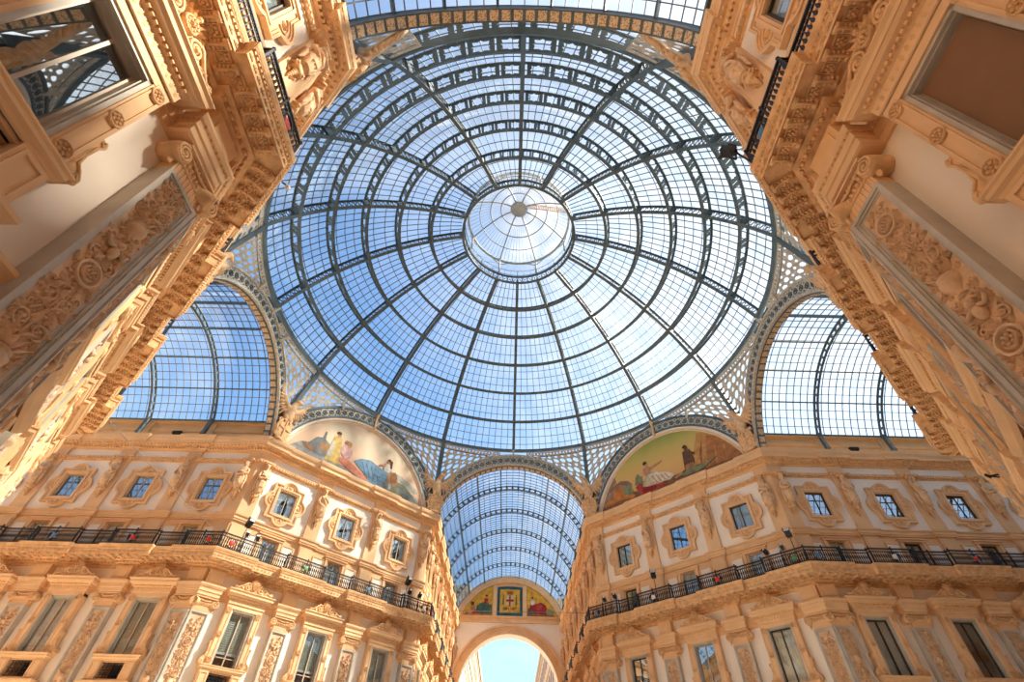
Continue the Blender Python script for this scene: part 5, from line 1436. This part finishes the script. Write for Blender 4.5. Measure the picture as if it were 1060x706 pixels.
# ================================================================== BARREL VAULTS
VR = 7.85; VPH = math.acos((23.75-ARC_Z)/VR)
def vault(f, nb, label):
    """local: x across, y away from the dome, z up"""
    root = empty('barrel_vault', label, 'vault', 'glass barrel vaults of the arms'); root.location = FC[f].pt(0, 0, 23.75); root.rotation_euler = (0,0,FC[f].rz); sh = (0,0,-23.75)
    y0, y1 = .52, nb*BAY+.1
    def V(ph, y, off=0.): r = VR+off; return Vector((r*math.sin(ph), y, ARC_Z+r*math.cos(ph)))
    mb = MB(); n = 40
    vs = [V(-VPH+2*VPH*i/n, y) for y in (y0, y1) for i in range(n+1)]
    mb.add(vs, [(i, i+1, n+2+i, n+1+i) for i in range(n)], True); mb.build('glazing', 'vglass', root, sh)
    mb = MB(); per = 9
    for k in range(nb*per+1):
        if k % per == 0: continue
        y = k*BAY/per
        if y < y0: continue
        pts = [V(-VPH+2*VPH*i/24, y, -.03) for i in range(25)]; mb.ribbon(pts, [(p.x, 0, p.z-ARC_Z) for p in pts], .045, .05)
    NP = 7
    for i in range(1, NP*4):
        if i % 4 == 0: continue
        ph = -VPH+2*VPH*i/(NP*4); mb.bar(V(ph, y0, -.02), V(ph, y1, -.02), .045, .04, up=(math.sin(ph), 0, math.cos(ph)))
    mb.build('glazing_bars', 'bar', root, sh)
    for i in range(0, NP+1):
        ph = -VPH+2*VPH*i/NP; mb = MB()
        mb.bar(V(ph, y0, -.10), V(ph, y1, -.10), .10, .22, up=(math.sin(ph), 0, math.cos(ph))); mb.build('purlin', 'steel', root, sh)
    rib = None
    for k in range(1, nb+1):
        if rib is None:
            mb = MB(); pts = [V(-VPH+2*VPH*i/36, 0, -.04) for i in range(37)]; mb.ribbon(pts, [(p.x,0,p.z-ARC_Z) for p in pts], .16, .07)
            pts2 = [V(-VPH+2*VPH*i/36, 0, -.46) for i in range(37)]; mb.ribbon(pts2, [(p.x,0,p.z-ARC_Z) for p in pts2], .16, .06)
            K = 28
            for i in range(K+1):
                ph = -VPH+2*VPH*i/K; mb.bar(V(ph, 0, -.04), V(ph, 0, -.46), .07, .20, up=(0,0,1) if abs(ph) > .3 else (1,0,0))
            for sg in (-1, 1):
                p = V(sg*VPH, 0, -.25); mb.bar(p+Vector((0,0,.1)), p+Vector((-sg*.12,0,-1.35)), .22, .26, up=(1,0,0)); mb.box(p.x-sg*.12-.16, p.x-sg*.12+.16, -.13, .13, p.z-1.4, p.z-1.2)
            rib = mb.build('rib', 'steel', root, sh); o = rib
        else: o = rib.copy(); COL.objects.link(o); o.parent = root
        o.location = (0, k*BAY, 0)
    return root
vault('AF', 6, 'glass barrel vault of the crested arm, seen lengthwise below the dome'); vault('AL', 6, 'glass barrel vault of the side arm by the pastel mosaic')
vault('AR', 6, 'glass barrel vault of the side arm by the harvest mosaic'); vault('AN', 4, 'glass barrel vault overhead at the top edge')
# attic bands that carry the vaults
ATT = [(-.25,22.2),(-.10,22.3),(-.10,22.85),(-.02,22.90),(.02,23.0),(.02,23.12),(-.08,23.18),(-.08,23.55),(.04,23.62),(.10,23.70),(.10,23.82),(-.5,23.84)]
for f in SIGN:
    sg = SIGN[f]; a0, a1 = .55, NB[f]*BAY+.1; a, b = (a0, a1) if sg > 0 else (-a1, -a0)
    P = [tuple(FC[f].pt(a)[:2]), tuple(FC[f].pt(b)[:2])]; mb = MB(); sweep(mb, P, ATT)
    for k in range(1, NB[f]):
        for x in (sg*BAY*k,):
            q = FC[f]
            c = [q.pt(x+i, o, z) for i, o, z in ((-.3,-.2,22.25),(.3,-.2,22.25),(.3,.08,22.25),(-.3,.08,22.25),(-.3,-.2,23.6),(.3,-.2,23.6),(.3,.08,23.6),(-.3,.08,23.6))]
            mb.add(c, [(0,3,2,1),(4,5,6,7),(0,1,5,4),(1,2,6,5),(2,3,7,6),(3,0,4,7)])
    at = mb.build('trim_%d' % (NTR+1), 'ochre')
    if f in ('LA', 'RA'):
        g = MB(); g.box(sg*7.2-.32, sg*7.2+.32, -.1, .12, 22.62, 22.84); vt = g.build('vent', 'dark', at); vt.location = FC[f].o; vt.rotation_euler = (0,0,FC[f].rz)
    NTR += 1; tag(at, 'plain ochre attic band under the glass vault '+WHERE.get(f, 'of a side arm'), None, None, 'structure')

# ================================================================== END OF THE CRESTED ARM
EF = Face((0,-1), (0, YF)); FC['EF'] = EF
def at_end(o): o.location = EF.o; o.rotation_euler = (0,0,EF.rz); return o
AZ, AR_ = 14.8, 6.15
mb = MB(); ap = [(AR_*math.cos(PI*k/32), AZ+AR_*math.sin(PI*k/32)) for k in range(33)]
mb.prism([(-7.4,0),(-AR_,0)]+ap[::-1]+[(AR_,0),(7.4,0),(7.4,22.4),(-7.4,22.4)], -1.8, 0)
ew = at_end(mb.build('wall_front_end', 'plaster')); tag(ew, kind='structure')
mb = MB(); mb.prism(arc_poly(7.95, 22.3), -.8, -.02); at_end(mb.build('wall_front_lunette', 'ochre'))['kind'] = 'structure'
def trim_end(mb, mat, txt):
    global NTR
    NTR += 1; return tag(at_end(mb.build('trim_%d' % NTR, mat)), txt, None, None, 'structure')
mb = MB(); mb.box(-7.3, 7.3, -.1, .16, 22.25, 22.42); mb.box(-7.3, 7.3, -.1, .10, 22.42, 22.75); mb.box(-7.3, 7.3, -.1, .2, 22.75, 22.9); mb.box(-7.3, 7.3, -.1, .28, 22.9, 23.02)
trim_end(mb, 'ochre', 'ochre band below the crest mosaics')
mb = MB()
def half(r, n=40, a0=0., a1=PI): return [(r*math.cos(a0+(a1-a0)*k/n), AZ+r*math.sin(a0+(a1-a0)*k/n)) for k in range(n+1)]
def arch_band(mb, r0, r1, o0, o1):
    a, b = half(r1), half(r0); m = len(a)
    mb.add([(x,-o1,z) for x,z in a]+[(x,-o1,z) for x,z in b]+[(x,-o0,z) for x,z in a]+[(x,-o0,z) for x,z in b],
           [(i,i+1,m+i+1,m+i) for i in range(m-1)]+[(m+i,m+i+1,3*m+i+1,3*m+i) for i in range(m-1)]+[(i+1,i,2*m+i,2*m+i+1) for i in range(m-1)])
arch_band(mb, 6.15, 6.35, -.1, .2); arch_band(mb, 6.35, 7.0, -.1, .12); arch_band(mb, 7.0, 7.25, -.1, .26)
for sx in (-1, 1):
    a, b = sorted((sx*6.15, sx*7.25)); mb.box(a, b, -.1, .16, 0, AZ-.5); mb.box(a-.08, b+.08, -.1, .3, AZ-.5, AZ)
for k in range(9):
    a = PI*(k+.5)/9; c = (6.68*math.cos(a), AZ+6.68*math.sin(a)); mb.disc(c, [(.24,.1),(.24,.2),(.16,.2),(.14,.14),(.02,.16)], 12)
    for j in range(-3, 4):
        if abs(j) < 1: continue
        x = a+j*.045; mb.ball((6.68*math.cos(x), -.14, AZ+6.68*math.sin(x)), (.09,.05,.09), 6, 4)
trim_end(mb, 'ochre', 'round archivolt of the exit arch with small medallions')
mb = MB()
for sx in (-1, 1):
    for x0, x1 in ((1.75, 2.25),):
        a, b = sorted((sx*x0, sx*x1)); mb.box(a, b, -.1, .16, 23.02, 26.9)
a_, b_ = arc_poly(7.75, 23.0), arc_poly(7.0, 23.0); m = len(a_)
mb.add([(x,-.18,z) for x,z in a_]+[(x,-.18,z) for x,z in b_]+[(x,.05,z) for x,z in b_], [(i,i+1,m+i+1,m+i) for i in range(m-1)]+[(m+i,m+i+1,2*m+i+1,2*m+i) for i in range(m-1)])
trim_end(mb, 'ochre', 'ochre frame around the three crest arch mosaics')
crest = empty('crest_mosaic', 'gold city crest mosaic with red cross in a teal frame above the exit arch', 'mosaic'); crest.location = EF.pt(0, 0, 23.05); crest.rotation_euler = (0,0,EF.rz); sh = (0,0,-23.05)
top = lambda x, r=0: 26.75+r-.12*(x/1.65)**2
def apanel(h, z0, r): return [(-h,z0),(h,z0)]+[(h-2*h*k/12, top(h-2*h*k/12, r)) for k in range(13)]
s = MB(); s.prism(apanel(1.68, 23.08, 0), -.1, .10); s.build('teal_frame', 'mos_teal', crest, sh)
s = MB(); s.prism(apanel(1.34, 23.45, -.36), -.1, .115); s.build('gold_ground', 'mos_gold', crest, sh)
s = MB(); s.prism([(-.52,25.55),(.52,25.55),(.52,24.75),(.40,24.45),(.0,24.15),(-.40,24.45),(-.52,24.75)], .1, .13); s.build('shield_field', 'mos_cream', crest, sh)
s = MB(); s.prism([(-.11,25.55),(.11,25.55),(.11,25.06),(.52,25.06),(.52,24.84),(.11,24.84),(.11,24.22),(-.11,24.22),(-.11,24.84),(-.52,24.84),(-.52,25.06),(-.11,25.06)], .12, .15); s.build('red_cross', 'mos_darkred', crest, sh)
s = MB(); s.prism([(-.34,25.68),(.34,25.68),(.42,25.92),(.50,26.10),(.38,26.02),(.28,26.14),(.14,26.04),(0,26.16),(-.14,26.04),(-.28,26.14),(-.38,26.02),(-.50,26.10),(-.42,25.92)], .1, .14); s.build('crown', 'mos_brown', crest, sh)
for sx in (-1, 1):
    s = MB()
    for k in range(9):
        for e in (-1, 1): s.leaf((sx*.88, 24.4+.14*k), PI/2+e*.55, .20-.012*k, .10, .12, .02)
    s.bar((sx*.88,-.12,24.25), (sx*.88,-.12,25.7), .04); s.build('branch', 'mos_green', crest, sh)
s = MB()
for sx in (-1, 1):
    s.spiral((sx*.72, 23.98), .22, 1.4, 0, sx, .13, .05, .03); s.spiral((sx*.38, 23.95), .18, 1.4, PI/2, -sx, .13, .045, .03)
    for k in range(4): s.leaf((sx*(.2+.2*k), 23.85), PI/2+sx*.3*(-1)**k, .28, .12, .12, .03)
s.build('foot_scroll', 'mos_brown', crest, sh)
for sx, nm in ((-1, 'left'), (1, 'right')):
    root = empty('figure_mosaic', {'left': 'small curved gold mosaic with a seated figure in green skirt beside the crest', 'right': 'small curved gold mosaic with a seated figure in red robe beside the crest'}[nm], 'mosaic')
    root.location = EF.pt(0, 0, 23.05); root.rotation_euler = (0,0,EF.rz)
    rr = 6.95; x1 = math.sqrt(rr*rr-(23.08-ARC_Z)**2)
    P = [(sx*2.3, 23.08), (sx*x1, 23.08)]+[(sx*x, ARC_Z+math.sqrt(rr*rr-x*x)) for x in [x1+(2.3-x1)*k/14 for k in range(1, 15)]]
    s = MB(); s.prism(P, -.05, .10, 0); names = ['gold']; L = []
    if sx < 0:
        L.append(('brown', [(-6.1,23.1),(-5.6,23.6),(-4.6,23.8),(-4.0,23.1)])); figure(L, -3.2, 24.55, .95, 'green', face=-1, seated=True, top='darkred', arm=[(.25,.2,.1,-.2)]); L.append(('green', [(-4.4,24.3),(-2.4,24.4),(-2.35,23.2),(-4.6,23.2)]))
        L.append(('brown2', blob((-4.9,24.0), .3,.5))); L.append(('hair', blob((-5.0,24.5), .25,.25))); L.append(('wheat', blob((-5.2,23.5), .5,.25))); L.append(('darkred', blob((-4.5,23.35), .5,.16))); L.append(('brown2', [(-6.1,23.1),(-2.35,23.1),(-2.35,23.25),(-6.0,23.25)]))
    else:
        figure(L, 3.1, 24.5, .9, 'darkred', face=1, seated=True, top='whitecl'); L.append(('darkred', [(2.4,23.9),(3.2,24.5),(4.2,24.8),(4.9,24.4),(5.0,23.3),(2.4,23.4)])); L.append(('red', blob((3.9,24.2), .5,.35,.5)))
        L.append(('grass', blob((5.3,23.6), .5,.4))); L.append(('green', blob((2.8,23.5), .3,.4))); L.append(('brown', [(2.35,23.1),(6.1,23.1),(5.9,23.3),(2.35,23.3)]))
    o = .104
    for col, Q in L:
        if col not in names: names.append(col)
        Q2 = []
        for x, z in Q:
            x = sx*min(max(sx*x, 2.33), 6.2); z = max(z, 23.1); d = math.hypot(x, z-ARC_Z)
            if d > rr-.04: x, z = x*(rr-.04)/d, ARC_Z+(z-ARC_Z)*(rr-.04)/d
            Q2.append((x, max(23.1, z)))
        s.prism(Q2, .05, o, names.index(col)); o += .003
    s.build('mosaic_field', ['mos_'+n for n in names], root, sh)

# ---- houses of the square outside the exit arch
for sx, txt, mt, zt in ((-1, 'pale house outside, on the sunlit side through the exit arch', 'outwall', 31.0), (1, 'beige house outside, on the shaded side through the exit arch', 'outbeige', 29.4)):
    h = empty('street_house', txt, 'house'); h.location = (sx*6.6, YF+12, 0); sh = (-sx*6.6, -YF-12, 0)
    mb = MB(); a, b = sorted((sx*6.8, sx*16)); mb.box(a, b, -(YF+90), -(YF+12), 0, zt-.9); mb.build('body', mt, h, sh)
    mb = MB(); a, b = sorted((sx*6.3, sx*16)); mb.box(a, b, -(YF+90.3), -(YF+11.7), zt-.9, zt); a, b = sorted((sx*6.6, sx*16)); mb.box(a, b, -(YF+90.1), -(YF+11.9), zt-1.5, zt-.9)
    mb.box(a, b, -(YF+90.1), -(YF+11.9), zt-7.2, zt-6.8); mb.build('eaves', 'outbeige', h, sh)
    for k in range(12):
        for z in (zt-5.4, zt-10.5):
            y = YF+15+3.6*k; a, b = sorted((sx*6.72, sx*6.9)); mb = MB(); mb.box(a, b, -(y+1.5), -(y-.1), z-.2, z+2.7); fr = mb.build('window', 'ochre' if sx < 0 else 'outwall', h, sh)
            mb = MB(); a, b = sorted((sx*6.70, sx*6.8)); mb.box(a, b, -(y+1.3), -(y+.1), z, z+2.5); mb.build('pane', 'mirror', fr, sh) if False else mb.build('shutter', 'dark', fr, sh)

# ---- cables
def cable(a, b, sag, txt, r=.018):
    mb = MB(); a, b = Vector(a), Vector(b); mb.tube([a.lerp(b, i/16)-Vector((0,0,sag*4*(i/16)*(1-i/16))) for i in range(17)], r, 5)
    for p in (a, b): mb.ball(p, .05, 6, 4)
    o = mb.build('steel_cable', 'cable'); tag(o, txt, 'cable')
cable((-17.3, -6.02, 13.85), (-18.15, 6.05, 14.75), .05, 'thin cable slanting across the side arm windows by the pastel mosaic')
cable((-W0+.15, 25, 16.6), (W0-.15, 25, 16.72), .03, 'thin taut cable spanning the crested arm below the crest')

# ================================================================== LIGHT, SKY, CAMERA
sun = bpy.data.lights.new('sun', 'SUN'); so = bpy.data.objects.new('sun', sun); COL.objects.link(so)
SUN = Vector((1.0, .07, .98)).normalized()
so.rotation_euler = SUN.to_track_quat('Z', 'Y').to_euler(); sun.energy = 13.2; sun.angle = math.radians(4.0); sun.color = (1.0, .90, .76)
world = bpy.data.worlds.new('sky'); SC.world = world; world.use_nodes = True
nt = world.node_tree; nt.nodes.clear(); N, K = nt.nodes, nt.links
out = N.new('ShaderNodeOutputWorld'); bg = N.new('ShaderNodeBackground'); K.new(bg.outputs[0], out.inputs[0])
sky = N.new('ShaderNodeTexSky'); sky.sky_type = 'NISHITA'; sky.sun_disc = False
sky.sun_elevation = math.asin(SUN.z); sky.sun_rotation = PI/2 - math.atan2(SUN.y, SUN.x); sky.air_density = 1.2; sky.dust_density = 1.6; sky.ozone_density = 2.0
tc = N.new('ShaderNodeTexCoord'); mpn = N.new('ShaderNodeMapping'); mpn.inputs['Scale'].default_value = (1.0, 1.6, 2.2)
nz = N.new('ShaderNodeTexNoise'); nz.inputs['Scale'].default_value = 2.6; nz.inputs['Detail'].default_value = 8; nz.inputs['Roughness'].default_value = .6
K.new(tc.outputs['Generated'], mpn.inputs[0]); K.new(mpn.outputs[0], nz.inputs['Vector'])
cr = N.new('ShaderNodeMapRange'); cr.inputs[1].default_value = .48; cr.inputs[2].default_value = .72; K.new(nz.outputs['Fac'], cr.inputs[0])
# thin haze gathers towards the sun
dp = N.new('ShaderNodeVectorMath'); dp.operation = 'DOT_PRODUCT'; dp.inputs[1].default_value = tuple(SUN); K.new(tc.outputs['Generated'], dp.inputs[0])
hz = N.new('ShaderNodeMapRange'); hz.inputs[1].default_value = .35; hz.inputs[2].default_value = 1.0; hz.inputs[3].default_value = 0; hz.inputs[4].default_value = .68; K.new(dp.outputs['Value'], hz.inputs[0])
mx = N.new('ShaderNodeMath'); mx.operation = 'MAXIMUM'
cm = N.new('ShaderNodeMath'); cm.operation = 'MULTIPLY'; cm.inputs[1].default_value = .35; K.new(cr.outputs[0], cm.inputs[0])
K.new(cm.outputs[0], mx.inputs[0]); K.new(hz.outputs[0], mx.inputs[1])
sc_ = N.new('ShaderNodeMix'); sc_.data_type = 'RGBA'; sc_.blend_type = 'MULTIPLY'; sc_.inputs[0].default_value = 1
K.new(sky.outputs[0], sc_.inputs[6]); sc_.inputs[7].default_value = (.185, .226, .245, 1)
mixc = N.new('ShaderNodeMix'); mixc.data_type = 'RGBA'; K.new(mx.outputs[0], mixc.inputs[0]); K.new(sc_.outputs[2], mixc.inputs[6]); mixc.inputs[7].default_value = (.90, .93, .97, 1)
K.new(mixc.outputs[2], bg.inputs[0]); bg.inputs[1].default_value = 1.0

cam = bpy.data.cameras.new('camera'); co = bpy.data.objects.new('camera', cam); COL.objects.link(co); SC.camera = co
F_PX, PITCH, ROLL, YAW = 496.0, .8194, .0299, .0098
cam.sensor_width = 36; cam.lens = F_PX/1060*36; cam.clip_start = .05; cam.clip_end = 500
c, s_ = math.cos(YAW), math.sin(YAW)
Rg = Vector((c, s_, 0)); Fh = Vector((-s_, c, 0)); Fw = Fh*math.cos(PITCH)+Vector((0,0,math.sin(PITCH))); Up = -Fh*math.sin(PITCH)+Vector((0,0,math.cos(PITCH)))
cr_, sr_ = math.cos(ROLL), math.sin(ROLL)
X = Rg*cr_+Up*sr_; Y = Up*cr_-Rg*sr_
co.matrix_world = Matrix(((X.x, Y.x, -Fw.x, -.0775), (X.y, Y.y, -Fw.y, -22.734), (X.z, Y.z, -Fw.z, 1.6), (0,0,0,1)))
SC.view_settings.view_transform = 'Standard'; SC.view_settings.look = 'None'; SC.view_settings.exposure = 0.50; SC.view_settings.gamma = 1.0; SC.view_settings.use_curve_mapping = False
SC.cycles.diffuse_bounces = 8; SC.cycles.max_bounces = 12; SC.cycles.transparent_max_bounces = 16; SC.cycles.caustics_reflective = False; SC.cycles.caustics_refractive = False
SC.cycles.sample_clamp_indirect = 8
